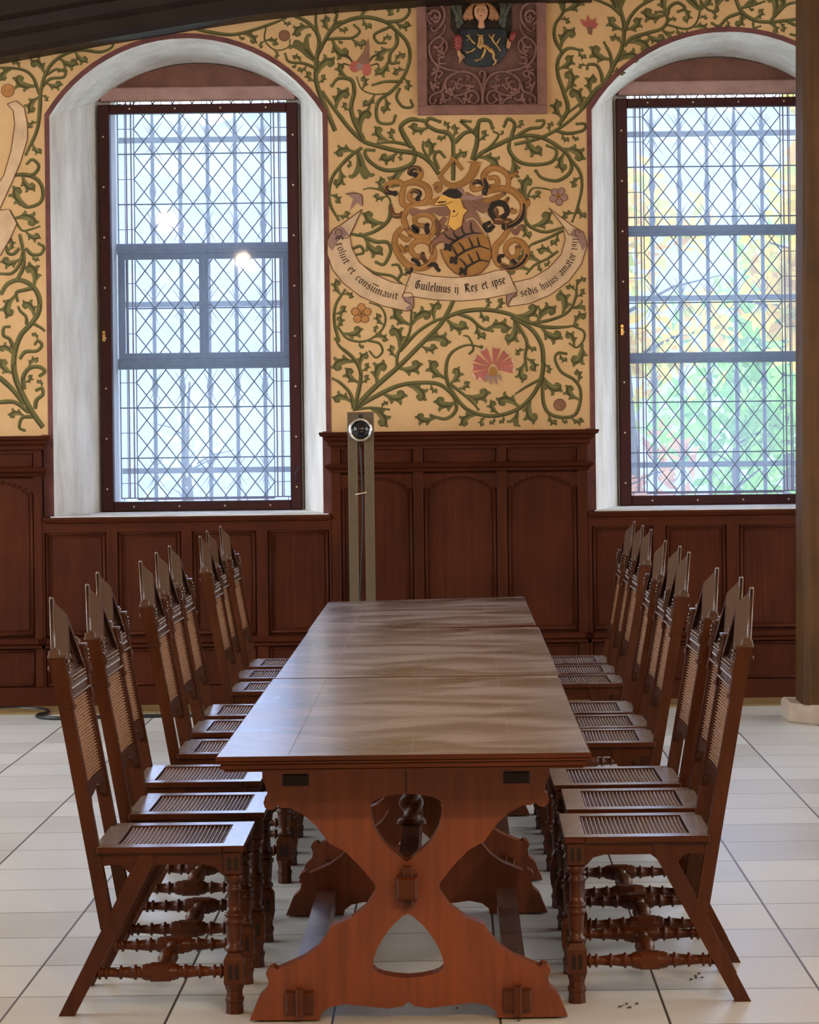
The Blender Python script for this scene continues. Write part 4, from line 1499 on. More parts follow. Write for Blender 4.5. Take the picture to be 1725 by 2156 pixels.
# ---------------------------------------------------------------- traced stems
T = [
 (C3, [(190, 1612), (330, 1470), (490, 1330), (620, 1200), (740, 1080), (800, 985), (832, 915)], 13, .8),
 (C3, [(470, 1335), (480, 1250), (540, 1150), (560, 1080), (565, 985)], 8, .7), (C3, [(490, 1240), (600, 1120), (720, 1045), (800, 1025)], 9, .8),
 (C3, [(790, 1020), (900, 985), (1040, 975), (1180, 1000), (1300, 1050), (1420, 1085), (1540, 1085), (1620, 1072)], 11, .4),
 (C3, [(1200, 1020), (1320, 1090), (1390, 1190), (1405, 1300), (1395, 1400), (1350, 1500), (1270, 1590), (1160, 1640), (1040, 1650), (920, 1610), (840, 1520), (790, 1420), (790, 1310), (830, 1240), (920, 1200), (1010, 1212)], 11, .35),
 (C3, [(1400, 1400), (1400, 1480), (1410, 1580), (1450, 1640), (1540, 1662), (1610, 1640), (1640, 1560), (1640, 1480), (1600, 1420), (1520, 1370), (1480, 1290), (1500, 1250), (1550, 1255)], 9, .7),
 (C3, [(1600, 1080), (1660, 1110), (1665, 1160), (1620, 1215), (1572, 1190)], 6, .7),
 (C3, [(190, 1612), (330, 1530), (480, 1460), (620, 1440), (740, 1450), (820, 1510), (850, 1570), (840, 1630), (780, 1670), (690, 1650)], 11, .6),
 (C3, [(200, 1600), (230, 1480), (240, 1370), (190, 1280), (110, 1210), (80, 1160)], 10, .4), (C3, [(195, 1600), (175, 1510), (110, 1440), (65, 1415)], 9, .5),
 (C3, [(105, 1180), (75, 1060), (80, 950), (140, 850)], 8, .6), (C3, [(100, 1090), (160, 1160), (270, 1175), (370, 1110), (400, 1030), (370, 960), (300, 930)], 6, .5),
 (C3, [(290, 1172), (360, 1190), (380, 1240), (340, 1280), (298, 1240)], 6, .8), (C3, [(1330, 1060), (1450, 1040), (1560, 990), (1610, 900), (1620, 790)], 8, .4),
 (C3, [(190, 1612), (300, 1600), (420, 1610)], 7, .5), (C3, [(860, 1000), (940, 1030), (1010, 1090), (1080, 1110)], 9, .5), (C3, [(1210, 1020), (1260, 1100), (1300, 1180), (1290, 1270), (1300, 1360)], 9, .6),
 (C3, [(800, 1440), (880, 1500), (960, 1570), (990, 1610)], 8, .5), (C3, [(1380, 1420), (1290, 1470), (1230, 1510)], 7, .5), (C3, [(930, 1260), (960, 1220), (930, 1150), (900, 1140)], 6, .6),
 # upper middle
 (C2, [(830, 1150), (832, 1000), (830, 880)], 11, .9), (C2, [(832, 905), (800, 850), (720, 830), (660, 790), (680, 755), (745, 775)], 11, .6),
 (C2, [(840, 910), (900, 850), (965, 830), (990, 790)], 11, .7), (C2, [(740, 1110), (680, 1030), (600, 980), (470, 960), (350, 930), (260, 900), (180, 830), (100, 730), (40, 650), (0, 590)], 12, .6),
 (C2, [(590, 972), (560, 930), (440, 905), (350, 912)], 9, .5), (C2, [(565, 940), (510, 850), (500, 800), (560, 762), (640, 770)], 13, .5),
 (C2, [(250, 940), (180, 990), (110, 1060), (60, 1130), (40, 1220), (50, 1310), (100, 1400)], 9, .6), (C2, [(590, 970), (570, 1040), (480, 1080), (380, 1080), (290, 1020), (270, 960), (325, 958)], 11, .6),
 (C2, [(260, 890), (200, 770), (180, 680), (200, 580), (180, 510), (100, 500), (58, 545)], 12, .5),
 (C2, [(0, 280), (60, 190), (160, 130), (280, 110), (400, 140), (460, 190), (530, 260), (555, 340), (540, 430), (500, 510), (440, 580), (360, 640), (340, 710), (360, 780), (440, 785), (462, 740)], 10, .7),
 (C2, [(400, 140), (500, 130), (550, 80), (540, 30), (490, 25), (478, 70)], 9, .7), (C2, [(470, 190), (470, 280), (430, 340), (430, 400), (482, 400)], 10, .6),
 (C2, [(430, 592), (330, 600), (250, 570), (215, 490)], 4, .7), (C2, [(510, 520), (400, 520), (318, 542)], 8, .6), (C2, [(490, 560), (470, 620), (510, 680), (570, 680), (560, 640)], 8, .7),
 (C2, [(20, 250), (100, 245), (190, 240), (235, 200), (200, 160)], 8, .6), (C2, [(150, 140), (80, 140), (90, 90), (50, 70)], 9, .6), (C2, [(430, 170), (330, 220), (350, 270), (400, 275)], 8, .6),
 (C2, [(960, 1020), (1020, 970), (1120, 920), (1240, 870), (1370, 870), (1480, 920), (1570, 1000), (1580, 1090), (1500, 1150), (1400, 1135), (1358, 1090)], 11, .6),
 (C2, [(1190, 880), (1190, 960), (1250, 1030), (1350, 1050), (1460, 1030), (1490, 960), (1430, 928)], 10, .6), (C2, [(1220, 920), (1350, 890), (1450, 850), (1560, 780), (1660, 690), (1720, 620)], 9, .8),
 (C2, [(1500, 800), (1560, 700), (1540, 600), (1500, 480), (1500, 380), (1560, 310), (1650, 320)], 11, .5), (C2, [(1530, 340), (1480, 250), (1480, 160), (1530, 80), (1540, -10)], 9, .7),
 (C2, [(1570, 1000), (1640, 1100), (1650, 1200), (1620, 1330), (1590, 1410)], 8, .5), (C2, [(1290, 1300), (1330, 1205), (1400, 1200), (1470, 1215)], 5, .6),
 (C2, [(950, 1020), (980, 920), (985, 830), (1000, 770), (1060, 770), (1082, 815)], 12, .6), (C2, [(990, 870), (900, 790), (880, 770), (940, 775)], 9, .6), (C2, [(1000, 990), (1080, 920), (1120, 860), (1088, 838)], 7, .7),
 (C2, [(1200, 875), (1222, 790), (1180, 758), (1155, 805)], 10, .7), (C2, [(1240, 862), (1320, 820), (1390, 810), (1410, 770), (1365, 770)], 9, .7), (C2, [(690, 1040), (640, 950), (640, 905)], 7, .7), (C2, [(740, 1080), (710, 1000), (740, 965), (775, 1000)], 9, .7),
 (C2, [(1640, 660), (1600, 690), (1560, 720), (1530, 740)], 7, .6), (C2, [(1480, 830), (1560, 850), (1660, 830), (1670, 790), (1620, 790)], 9, .6),
 # round the scroll ends
 (C3, [(420, 330), (430, 280), (380, 220), (305, 200), (262, 208)], 5, .6), (C3, [(432, 300), (420, 400), (340, 470), (250, 500), (180, 492)], 10, .7), (C3, [(230, 490), (330, 540), (410, 545), (432, 600), (390, 685), (340, 672)], 10, .7),
 (C3, [(1290, 330), (1290, 400), (1330, 450), (1420, 480), (1530, 450)], 9, .6), (C3, [(1500, 600), (1430, 650), (1350, 690), (1300, 745)], 7, .6), (C3, [(240, 690), (330, 740), (440, 760), (500, 808)], 8, .7),
 (C3, [(1530, 470), (1430, 520), (1330, 560), (1310, 590)], 8, .5), (C3, [(190, 585), (240, 570), (260, 610), (215, 625)], 8, .6), (C3, [(470, 790), (500, 740), (480, 690), (445, 690)], 8, .6),
 # right, over the arch
 (C4, [(0, 790), (100, 660), (170, 600), (230, 480), (290, 360), (310, 200), (290, 100), (260, -10)], 12, .8), (C4, [(310, 335), (360, 280), (480, 240), (580, 210), (625, 150), (600, 90), (540, 90)], 10, .6),
 (C4, [(318, 220), (350, 130), (420, 50), (520, -5)], 9, .7), (C4, [(620, 180), (760, 210), (830, 170), (860, 80), (868, -10)], 6, .7), (C4, [(625, 110), (640, 50), (700, 20), (752, 60), (700, 85)], 9, .7),
 (C4, [(1120, -10), (1160, 80), (1240, 140), (1340, 160), (1480, 150), (1640, 130)], 10, .8), (C4, [(1160, 90), (1060, 130), (1000, 190), (948, 170)], 9, .6), (C4, [(285, 110), (220, 50), (130, 8), (60, -20)], 8, .6),
 (C4, [(150, 600), (145, 540), (110, 475), (50, 470), (40, 500)], 9, .7), (C4, [(220, 490), (210, 400), (165, 310)], 9, .5), (C4, [(860, 0), (920, 70), (990, 80), (985, 40)], 7, .7), (C4, [(1480, 150), (1580, 200), (1590, 260), (1520, 250)], 8, .7),
 (C4, [(1250, 140), (1250, 200), (1300, 190)], 6, .6), (C4, [(1370, 155), (1430, 90), (1500, 30), (1620, 10)], 8, .6), (C4, [(1150, 60), (1240, 40), (1330, 10)], 7, .6),
 # left of the middle, over the left arch
 (C1, [(1740, 680), (1690, 560), (1645, 440), (1640, 330), (1655, 200), (1600, 120), (1510, 75)], 12, .6), (C1, [(1652, 280), (1700, 180), (1740, 120)], 9, .8), (C1, [(1000, 145), (1080, 165), (1200, 180), (1300, 160), (1420, 120), (1480, 95)], 9, .5),
 (C1, [(1380, 140), (1375, 210), (1430, 260), (1495, 245), (1505, 205)], 4, .8), (C1, [(1650, 360), (1580, 330), (1500, 320), (1480, 280)], 8, .6), (C1, [(1655, 210), (1640, 120), (1640, 60)], 8, .6),
 (C1, [(210, 470), (205, 580), (190, 680), (135, 800)], 10, .6), (C1, [(210, 480), (230, 400), (270, 330), (340, 280), (420, 260), (520, 270), (580, 245), (588, 212)], 9, .6), (C1, [(205, 490), (170, 400), (110, 360), (-10, 350)], 8, .6),
 (C1, [(240, 390), (290, 360), (330, 370)], 7, .6), (C1, [(210, 460), (260, 410), (330, 400), (340, 360), (305, 370)], 8, .7),
 (CL, [(140, 1352), (260, 1350), (370, 1400), (422, 1500), (400, 1620), (280, 1670), (195, 1640)], 10, .7), (CL, [(240, 1360), (340, 1340), (382, 1260), (320, 1200), (268, 1240)], 9, .7), (CL, [(95, 1700), (160, 1820), (220, 1900), (300, 1890), (390, 1860)], 6, .6),
 (CM, [(445, 1960), (330, 1800), (220, 1600), (160, 1450), (140, 1300), (160, 1150), (220, 1000), (330, 880), (400, 760), (402, 620), (330, 500), (200, 440), (80, 480), (15, 570)], 14, .7),
 (CM, [(-10, 1440), (120, 1560), (240, 1710)], 13, .9), (CM, [(-10, 1700), (150, 1700), (290, 1800)], 11, .9), (CM, [(250, 1570), (240, 1440), (300, 1350), (400, 1335), (462, 1380), (415, 1425)], 11, .7), (CM, [(360, 1770), (375, 1680), (440, 1620), (432, 1555), (378, 1575)], 10, .7),
 (CM, [(200, 1255), (260, 1180), (380, 1170), (432, 1110), (390, 1065), (362, 1100)], 9, .7), (CM, [(145, 1155), (100, 1050), (35, 1010), (40, 930), (95, 920)], 9, .7), (CM, [(180, 430), (240, 300), (240, 150), (205, -20)], 10, .8), (CM, [(240, 130), (200, 280), (120, 370), (10, 375)], 9, .7),
 (CM, [(265, 110), (330, 175), (420, 170), (452, 100), (400, 65)], 9, .7), (CM, [(360, 1850), (230, 1860), (200, 1960), (250, 1990)], 9, .7), (CM, [(330, 880), (420, 930), (455, 960)], 8, .6), (CM, [(200, 110), (140, 170), (80, 160), (70, 100)], 9, .7), (CM, [(350, 520), (260, 540), (170, 570), (180, 650)], 10, .7),
 (CM, [(270, 900), (270, 820), (210, 760), (190, 720)], 8, .7),
]
for c_, p_, w_, t_ in T:
    stem(c_, p_, w_, t_)
rr = random.Random(11)
for q, w in STEMS:                      # blob at the very tip of each scroll
    blob(vines, q[-1], w * .42, 'green', .0010)

for crop, p, r_ in ((C3, (245, 1000), 24), (C3, (1502, 252), 22), (C3, (1085, 1345), 44), (C4, (60, 165), 30), (C1, (1475, 185), 13), (C1, (40, 470), 15), (C3, (1510, 1580), 14), (C2, (245, 400), 24), (C3, (205, 275), 22)):
    mark(cv(crop, [p])[0], r_)
# ---------------------------------------------------------------- leaves grown from the stems
def clear(t):
    return wall_ok(t) and not taken(t) and not taken((t[0] + 2.2, t[1])) and not taken((t[0], t[1] + 2.2))


def try_leaf(p, tg, L_, s_, kind):
    ang0 = math.atan2(tg.y, tg.x)
    for da in (.70, 1.05, .40):
        a = ang0 + s_ * da
        if kind == 'curl':
            for hand in ((s_, -s_) if rr.random() < .6 else (-s_, s_)):
                q = scroll_path(p, a, L_, hand, 4.6)
                test = q[4:] + [e2 for _, _, e2 in leaf_lobes(q, L_, hand)][1:]
                if all(clear(t) for t in test):
                    return a, hand
        else:
            d = Vector((math.cos(a), math.sin(a))); nr = Vector((-d.y, d.x))
            test = [p + d * L_ * t for t in (.35, .5, .7, .9, 1.05)] + [p + d * L_ * t + nr * L_ * k for t, k in ((.8, .3), (.8, -.3), (.95, .38), (.95, -.38))]
            if all(clear(t) for t in test):
                return a, s_
    return None


rust_every = 0
for L_ in (58, 48, 40, 33, 27, 22, 18, 14):
    for q, w in STEMS:
        n = len(q)
        if n < 8:
            continue
        stp = max(3, int(L_ * .16))
        i = 3 + rr.randint(0, 3)
        sd = 1 if rr.random() < .5 else -1
        while i < n - 2:
            tg = q[min(i + 1, n - 1)] - q[i - 1]
            if tg.length > 1e-6:
                tg.normalize()
                for s_ in (sd, -sd):
                    kind = 'curl' if rr.random() < .72 else 'fork'
                    nr = Vector((-tg.y, tg.x)) * s_
                    p = q[i] + nr * w * .2
                    res = try_leaf(p, tg, L_, s_, kind)
                    if res is not None:
                        rust_every += 1
                        colr = 'rust' if rust_every % 19 == 0 and kind == 'fork' else 'green'
                        if kind == 'curl':
                            put_curl(p, res[0], L_, res[1], colr)
                        else:
                            put_fork(p, res[0], L_, colr, s_)
            sd = -sd
            i += stp
# small free sprays in the gaps that are left, hanging on thin stalks
for k in range(2600):
    x, y = rr.uniform(0, 1700), rr.uniform(0, 890)
    L_ = rr.choice((15, 18, 21, 25))
    a = rr.uniform(0, 2 * PI)
    d = Vector((math.cos(a), math.sin(a)))
    p = Vector((x, y))
    test = [p + Vector((math.cos(b), math.sin(b))) * r_ for b in [i * PI / 4 for i in range(8)] for r_ in (L_ * .35, L_ * .68)] + [p]
    if all(wall_ok(t) and not taken(t) for t in test):
        base = p - d * L_ * .5
        # stalk back to the nearest painted cell
        bk = None
        for m_ in range(2, 14):
            t = base - d * m_ * 2.5
            if taken(t):
                bk = t; break
        if bk is None:
            continue
        if rr.random() < .6:
            brush(vines, [bk, (bk + base) / 2 + d.orthogonal() * 1.5, base], [3.6, 3.0], 'green', .0009, 3)
            put_curl(base, a, L_ * 1.15, rr.choice((1, -1)))
        else:
            brush(vines, [bk, base], [3.2, 3.0], 'green', .0009, 3)
            put_fork(base, a, L_)

# ---------------------------------------------------------------- flowers
def flower5(c, r, colr, n=5, rot=0, centre='gold'):
    for k in range(n):
        a = rot + 2 * PI * k / n
        blob(flowers, (c[0] + math.cos(a) * r * .62, c[1] + math.sin(a) * r * .62), r * .40, 'line', .0022)
        blob(flowers, (c[0] + math.cos(a) * r * .62, c[1] + math.sin(a) * r * .62), r * .34, colr, .0026)
    blob(flowers, c, r * .26, centre, .0030)
    blob(flowers, c, r * .12, 'line', .0034)
flower5(cv(C3, [(245, 1000)])[0], 22, 'orange', rot=-.3)
flower5(cv(C3, [(1502, 252)])[0], 20, 'mauve', rot=.2)
c_ = cv(C3, [(1085, 1345)])[0]
for a, l in [(d, 1) for d in (-178, -205, -150, -118, -80, -48, -20, 5)] + [(135, .8)]:
    a = R(a)
    d = Vector((math.cos(a), math.sin(a))); nr = Vector((-d.y, d.x)); c0 = Vector(c_)
    l *= 46
    poly = [c0 + d * 8 + nr * 2, c0 + d * l * .8 + nr * 7.5, c0 + d * l + nr * 8, c0 + d * l * .93, c0 + d * l - nr * 8, c0 + d * l * .8 - nr * 7.5, c0 + d * 8 - nr * 2]
    fill(flowers, poly, 'red', .0022)
    brush(flowers, [c0 + d * 12, c0 + d * l * .9], [1.2, 1.6], 'mauve', .0026, 4)
    fill(flowers, [c0 + d * l * .93 + nr * 7, c0 + d * l * 1.02 + nr * 8, c0 + d * l * .99, c0 + d * l * 1.02 - nr * 8, c0 + d * l * .93 - nr * 7, c0 + d * l * .90], 'cream', .0027)
for x in (-11, -4, 4, 11):
    fill(flowers, [(c_[0] + x - 4, c_[1] + 14), (c_[0] + x + 4, c_[1] + 14), (c_[0] + x * 1.5 + 3, c_[1] + 40 - abs(x)), (c_[0] + x * 1.5 - 3, c_[1] + 34 - abs(x))], 'mauve', .0024)
blob(flowers, (c_[0], c_[1] + 6), 12, 'gold', .0028); blob(flowers, (c_[0], c_[1] + 2), 7, 'mauve', .0031)
for dx in (-11, 11):
    brush(flowers, [(c_[0], c_[1] - 5), (c_[0] + dx * .7, c_[1]), (c_[0] + dx, c_[1] + 14)], [2.5, 1], 'cream', .0033)
# red lily at the right, seed pods, bell flowers
c_ = cv(C4, [(60, 165)])[0]
for a, l in ((-100, 24), (-60, 22), (-135, 24), (-30, 17)):
    a = R(a); d = Vector((math.cos(a), math.sin(a))); nr = Vector((-d.y, d.x)); c0 = Vector(c_) + Vector((0, 12))
    fill(flowers, [c0, c0 + d * l * .6 + nr * 6, c0 + d * l * 1.25, c0 + d * l * .6 - nr * 6], 'red', .0024)
fill(flowers, [(c_[0] - 7, c_[1] + 8), (c_[0] + 7, c_[1] + 8), (c_[0] + 4, c_[1] + 26), (c_[0] - 3, c_[1] + 24)], 'rust', .0026)
for crop, p, r_, colr in ((C1, (1475, 185), 11, 'rust'), (C1, (40, 470), 13, 'orange'), (C3, (1510, 1580), 12, 'rust')):
    q = cv(crop, [p])[0]
    blob(flowers, q, r_ + 1.2, 'line', .0022); blob(flowers, q, r_, colr, .0025)
    for k in range(7):
        blob(flowers, (q[0] + rr.uniform(-.6, .6) * r_, q[1] + rr.uniform(-.6, .6) * r_), r_ * .13, 'gold', .0029)
q = cv(C2, [(240, 420)])[0]
fill(flowers, [(q[0] - 9, q[1] - 10), (q[0] + 5, q[1] - 28), (q[0] + 17, q[1] - 60), (q[0] + 19, q[1] - 20), (q[0] + 18, q[1] + 2)], 'rust', .0022)
blob(flowers, (q[0] - 12, q[1] + 2), 11, 'red', .0025, 1, 1.1); blob(flowers, (q[0] + 13, q[1] + 8), 11, 'red', .0026, .9, 1.2); blob(flowers, (q[0] - 2, q[1] + 2), 8, 'mauve', .0028)
for s in (-1, 1):
    brush(flowers, [(q[0] + s * 15, q[1] - 5), (q[0] + s * 27, q[1] - 20), (q[0] + s * 40, q[1] - 22), (q[0] + s * 42, q[1] - 14)], [3, 5, 2], 'darkgreen', .0022)
    brush(flowers, [(q[0] + s * 20, q[1] + 0), (q[0] + s * 36, q[1] - 4), (q[0] + s * 40, q[1] + 10)], [2, 4, 1.5], 'darkgreen', .0022)
q = cv(C3, [(205, 275)])[0]
fill(flowers, [(q[0] - 20, q[1] - 14), (q[0] - 4, q[1] - 18), (q[0] + 14, q[1] - 12), (q[0] + 16, q[1] + 14), (q[0] + 4, q[1] + 6), (q[0] - 12, q[1] + 24), (q[0] - 4, q[1] - 2)], 'mauve', .0024)
brush(flowers, [(q[0] - 20, q[1] - 12), (q[0] - 2, q[1] - 14), (q[0] + 14, q[1] - 10), (q[0] + 16, q[1] + 12)], [2, 2], 'line', .0028)

# ---------------------------------------------------------------- scroll with its lettering
for rb in (RIB_L, RIB_C, RIB_R, RIB_E, RIB_F):
    fill(banner, rb, 'cream', .0032 if rb is RIB_C else .0028)
    brush(banner, list(rb) + [rb[0]], [1.7], 'line', .0040 if rb is RIB_C else .0036, 5, False)
# turned-over ends
fill(banner, cv(C3, [(505, 890), (575, 900), (578, 960), (540, 985), (528, 960), (556, 945), (520, 925)]), 'mauve', .0045)
brush(banner, cv(C3, [(505, 890), (515, 870), (560, 868), (578, 900), (577, 960), (545, 984)]), [1.6], 'line', .0049)
brush(banner, cv(C3, [(507, 895), (530, 920), (562, 940), (572, 960)]), [1.4], 'line', .0049)
fill(banner, cv(C3, [(1170, 878), (1225, 868), (1240, 880), (1200, 905), (1185, 955), (1172, 940)]), 'mauve', .0034)
brush(banner, cv(C3, [(1170, 880), (1172, 940), (1188, 958)]), [1.8], 'line', .0049)
brush(banner, cv(C3, [(1228, 866), (1238, 885), (1205, 900), (1186, 935)]), [1.6], 'line', .0049)
for crop, pts in ((C3, [(80, 500), (85, 465), (110, 465), (122, 490), (105, 510), (92, 495)]), (C3, [(1640, 490), (1630, 465), (1608, 470), (1610, 500), (1630, 505)])):
    brush(banner, cv(crop, pts), [1.6], 'line', .0049)
fill(banner, cv(C3, [(28, 560), (60, 475), (120, 440), (170, 500), (110, 520), (60, 600)]), 'mauve', .0033)
fill(banner, cv(C3, [(1685, 560), (1660, 482), (1600, 455), (1570, 500), (1620, 520), (1655, 600)]), 'mauve', .0033)
brush(banner, cv(C3, [(250, 335), (120, 430), (60, 470), (28, 540), (28, 620)]), [1.8], 'line', .0049)
brush(banner, cv(C3, [(250, 335), (172, 500), (130, 520)]), [1.6], 'line', .0049)
brush(banner, cv(C3, [(1440, 325), (1530, 440), (1570, 500)]), [1.6], 'line', .0049)


def S(x, y0=0, y1=1):          # one textura stem
    return [(x - .10, y1 - .13), (x + .01, y1 - .02), (x, y1 - .2), (x, y0 + .18), (x + .01, y0 + .02), (x + .12, y0 + .13)]
GL = {
 'i': (.42, [S(.2), [(.14, 1.32), (.26, 1.42)]]), 'l': (.42, [S(.2, 0, 1.5)]), 'u': (.80, [S(.2), S(.58), [(.25, .05), (.55, .2)]]), 'v': (.80, [S(.2), S(.58, .1), [(.2, .02), (.6, .2)]]),
 'n': (.80, [S(.2), S(.58), [(.22, .82), (.55, .98)]]), 'm': (1.18, [S(.2), S(.58), S(.96), [(.22, .82), (.55, .98)], [(.6, .82), (.93, .98)]]),
 'e': (.66, [[(.18, .85), (.18, .18), (.3, .02), (.52, .16)], [(.18, .84), (.38, 1), (.54, .74), (.24, .5)]]), 'c': (.62, [[(.18, .85), (.18, .18), (.3, .02), (.52, .16)], [(.2, .86), (.36, 1), (.52, .84)]]),
 't': (.58, [[(.2, 1.3), (.2, .18), (.32, .02), (.5, .16)], [(.02, .92), (.46, .96)]]), 'o': (.74, [[(.18, .84), (.18, .16), (.38, .0)], [(.18, .84), (.36, 1.0), (.58, .82), (.58, .16), (.38, 0)]]),
 's': (.66, [[(.52, .84), (.34, 1), (.16, .84), (.18, .62), (.5, .42), (.52, .18), (.32, .0), (.12, .14)]]), 'a': (.76, [S(.56), [(.16, .9), (.36, 1), (.56, .86)], [(.5, .56), (.2, .4), (.18, .14), (.32, .02), (.52, .18)]]),
 'd': (.76, [[(.18, .84), (.18, .16), (.38, 0), (.58, .18), (.58, .86), (.1, 1.4)], [(.18, .84), (.36, .98), (.56, .9)]]), 'r': (.58, [S(.2), [(.22, .84), (.4, 1), (.54, .86)]]),
 'p': (.78, [[(.1, .87), (.2, .98), (.2, -.48)], [(.22, .84), (.42, 1), (.6, .84), (.6, .16), (.4, .0), (.22, .12)]]), 'j': (.44, [[(.12, .87), (.22, .98), (.22, -.2), (.02, -.45)], [(.16, 1.32), (.28, 1.42)]]),
 'h': (.80, [S(.2, 0, 1.5), [(.22, .84), (.42, 1), (.6, .84), (.58, .1), (.42, -.22)]]), 'x': (.70, [[(.1, .9), (.3, .96), (.3, .1), (.5, .02), (.6, .16)], [(.3, .84), (.5, 1), (.6, .88)], [(.1, .48), (.54, .56)], [(.3, .1), (.06, -.3)]]),
 'E': (1.0, [[(.78, 1.28), (.5, 1.45), (.2, 1.2), (.18, .3), (.42, 0), (.8, .22)], [(.2, .72), (.72, .8)], [(.46, 1.36), (.46, .2)]]), 'G': (1.08, [[(.84, 1.28), (.5, 1.45), (.2, 1.2), (.18, .3), (.46, .0), (.84, .2), (.84, .74), (.6, .86)], [(.5, 1.36), (.5, .2)]]),
 'R': (1.1, [[(.05, 1.3), (.24, 1.42), (.24, .14), (.08, -.04)], [(.24, 1.3), (.56, 1.46), (.82, 1.25), (.74, .92), (.4, .78), (.66, .5), (.72, .14), (.98, .0)], [(.44, 1.32), (.44, .3)]]),
 '1': (.5, [[(.1, 1.0), (.26, 1.15), (.26, .04), (.4, .1)]]), '9': (.66, [[(.52, .62), (.26, .52), (.14, .8), (.3, 1.14), (.54, .98), (.54, .3), (.2, -.05)]]), '.': (.36, [[(.14, .48), (.24, .58)]]), ' ': (.62, []),
}


def lettering(text, path, xh, xs=1.0, fit=True, bar=None):
    """broad-nib letters set along a baseline path (pixels)"""
    ps = spline(path, 1.5)
    cum = [0]
    for a, b in zip(ps[:-1], ps[1:]):
        cum.append(cum[-1] + (b - a).length)
    adv = sum(GL[ch][0] for ch in text)
    sc_ = cum[-1] / (adv * xh) if fit else xs

    def at(s):
        s = max(0, min(cum[-1], s))
        lo = 0
        while lo < len(cum) - 2 and cum[lo + 1] < s:
            lo += 1
        t = (s - cum[lo]) / max(1e-6, cum[lo + 1] - cum[lo])
        p = ps[lo].lerp(ps[lo + 1], t)
        a = ps[max(0, lo - 6)]; b = ps[min(len(ps) - 1, lo + 7)]
        d = (b - a).normalized()
        return p, d
    x = 0
    for ci, ch in enumerate(text):
        wd, strokes = GL[ch]
        p0, d = at((x + wd * .5) * xh * sc_)
        up = Vector((d.y, -d.x))
        nib = Vector((math.cos(R(38)), math.sin(R(38)))) * .19
        for st in strokes:
            o = off(.0054)
            pl = [p0 + d * ((a - wd * .5) * xh * sc_) + up * (b * xh) for a, b in st]
            nb = (d * nib.x + up * nib.y) * xh
            hair = (d * -nib.y + up * nib.x) * xh * .18
            n = len(pl)
            v = [wallpt(p + nb * .5, o) for p in pl] + [wallpt(p - nb * .5, o) for p in pl]
            banner.add(v, [(i, i + 1, n + i + 1, n + i) for i in range(n - 1)], PI_['ink'])
            o = off(.0058)
            v = [wallpt(p + hair, o) for p in pl] + [wallpt(p - hair, o) for p in pl]
            banner.add(v, [(i, i + 1, n + i + 1, n + i) for i in range(n - 1)], PI_['ink'])
        if bar is not None and ci == bar:
            a = p0 - d * xh * .6 + up * xh * 1.45; b = p0 + d * xh * .7 + up * xh * 1.5
            brush(banner, [a, b], [1.6, 2.2], 'ink', .0056, 3, False)
        x += wd


lettering('Exoluit et consumavit', cv(C3, [(78, 505), (92, 580), (120, 655), (160, 725), (215, 790), (290, 845), (370, 885), (478, 912)]), 11.0, bar=15)
lettering('Guilelmus ij. Rex et ipse', cv(C3, [(582, 838), (700, 858), (850, 868), (1000, 850), (1170, 806)]), 12.5)
lettering('sedis hujus amator 1911', cv(C3, [(1262, 892), (1375, 862), (1480, 800), (1560, 722), (1612, 635), (1632, 520)]), 11.0)

# ---------------------------------------------------------------- coat of arms
def ms(pts, w, colr='gold', end=None):
    """mantling stroke: dark ink edge, coloured body, optional dark tail"""
    ps = cv(CA, pts)
    q = brush(arms, ps, [w * .8 + 2, w * 1.1 + 2, w + 2, w * .7 + 2], 'line', .0020)
    brush(arms, ps, [w * .8, w * 1.1, w, w * .7], colr, .0024)
    blob(arms, q[-1], w * .55, 'line' if colr != 'black' else 'black', .0023)
    if end:
        n = len(q)
        brush(arms, q[int(n * .55):], [w * .5, w * .95, w * .8], end, .0028, 3, False)
        blob(arms, q[-1], w * .62, end, .0029)
    # light edge
    brush(arms, [p + Vector((-.22 * w, -.1 * w)) for p in q[2:-2:2]], [w * .12, w * .2, w * .1], 'orange' if colr == 'gold' else colr, .0032, 4, False)


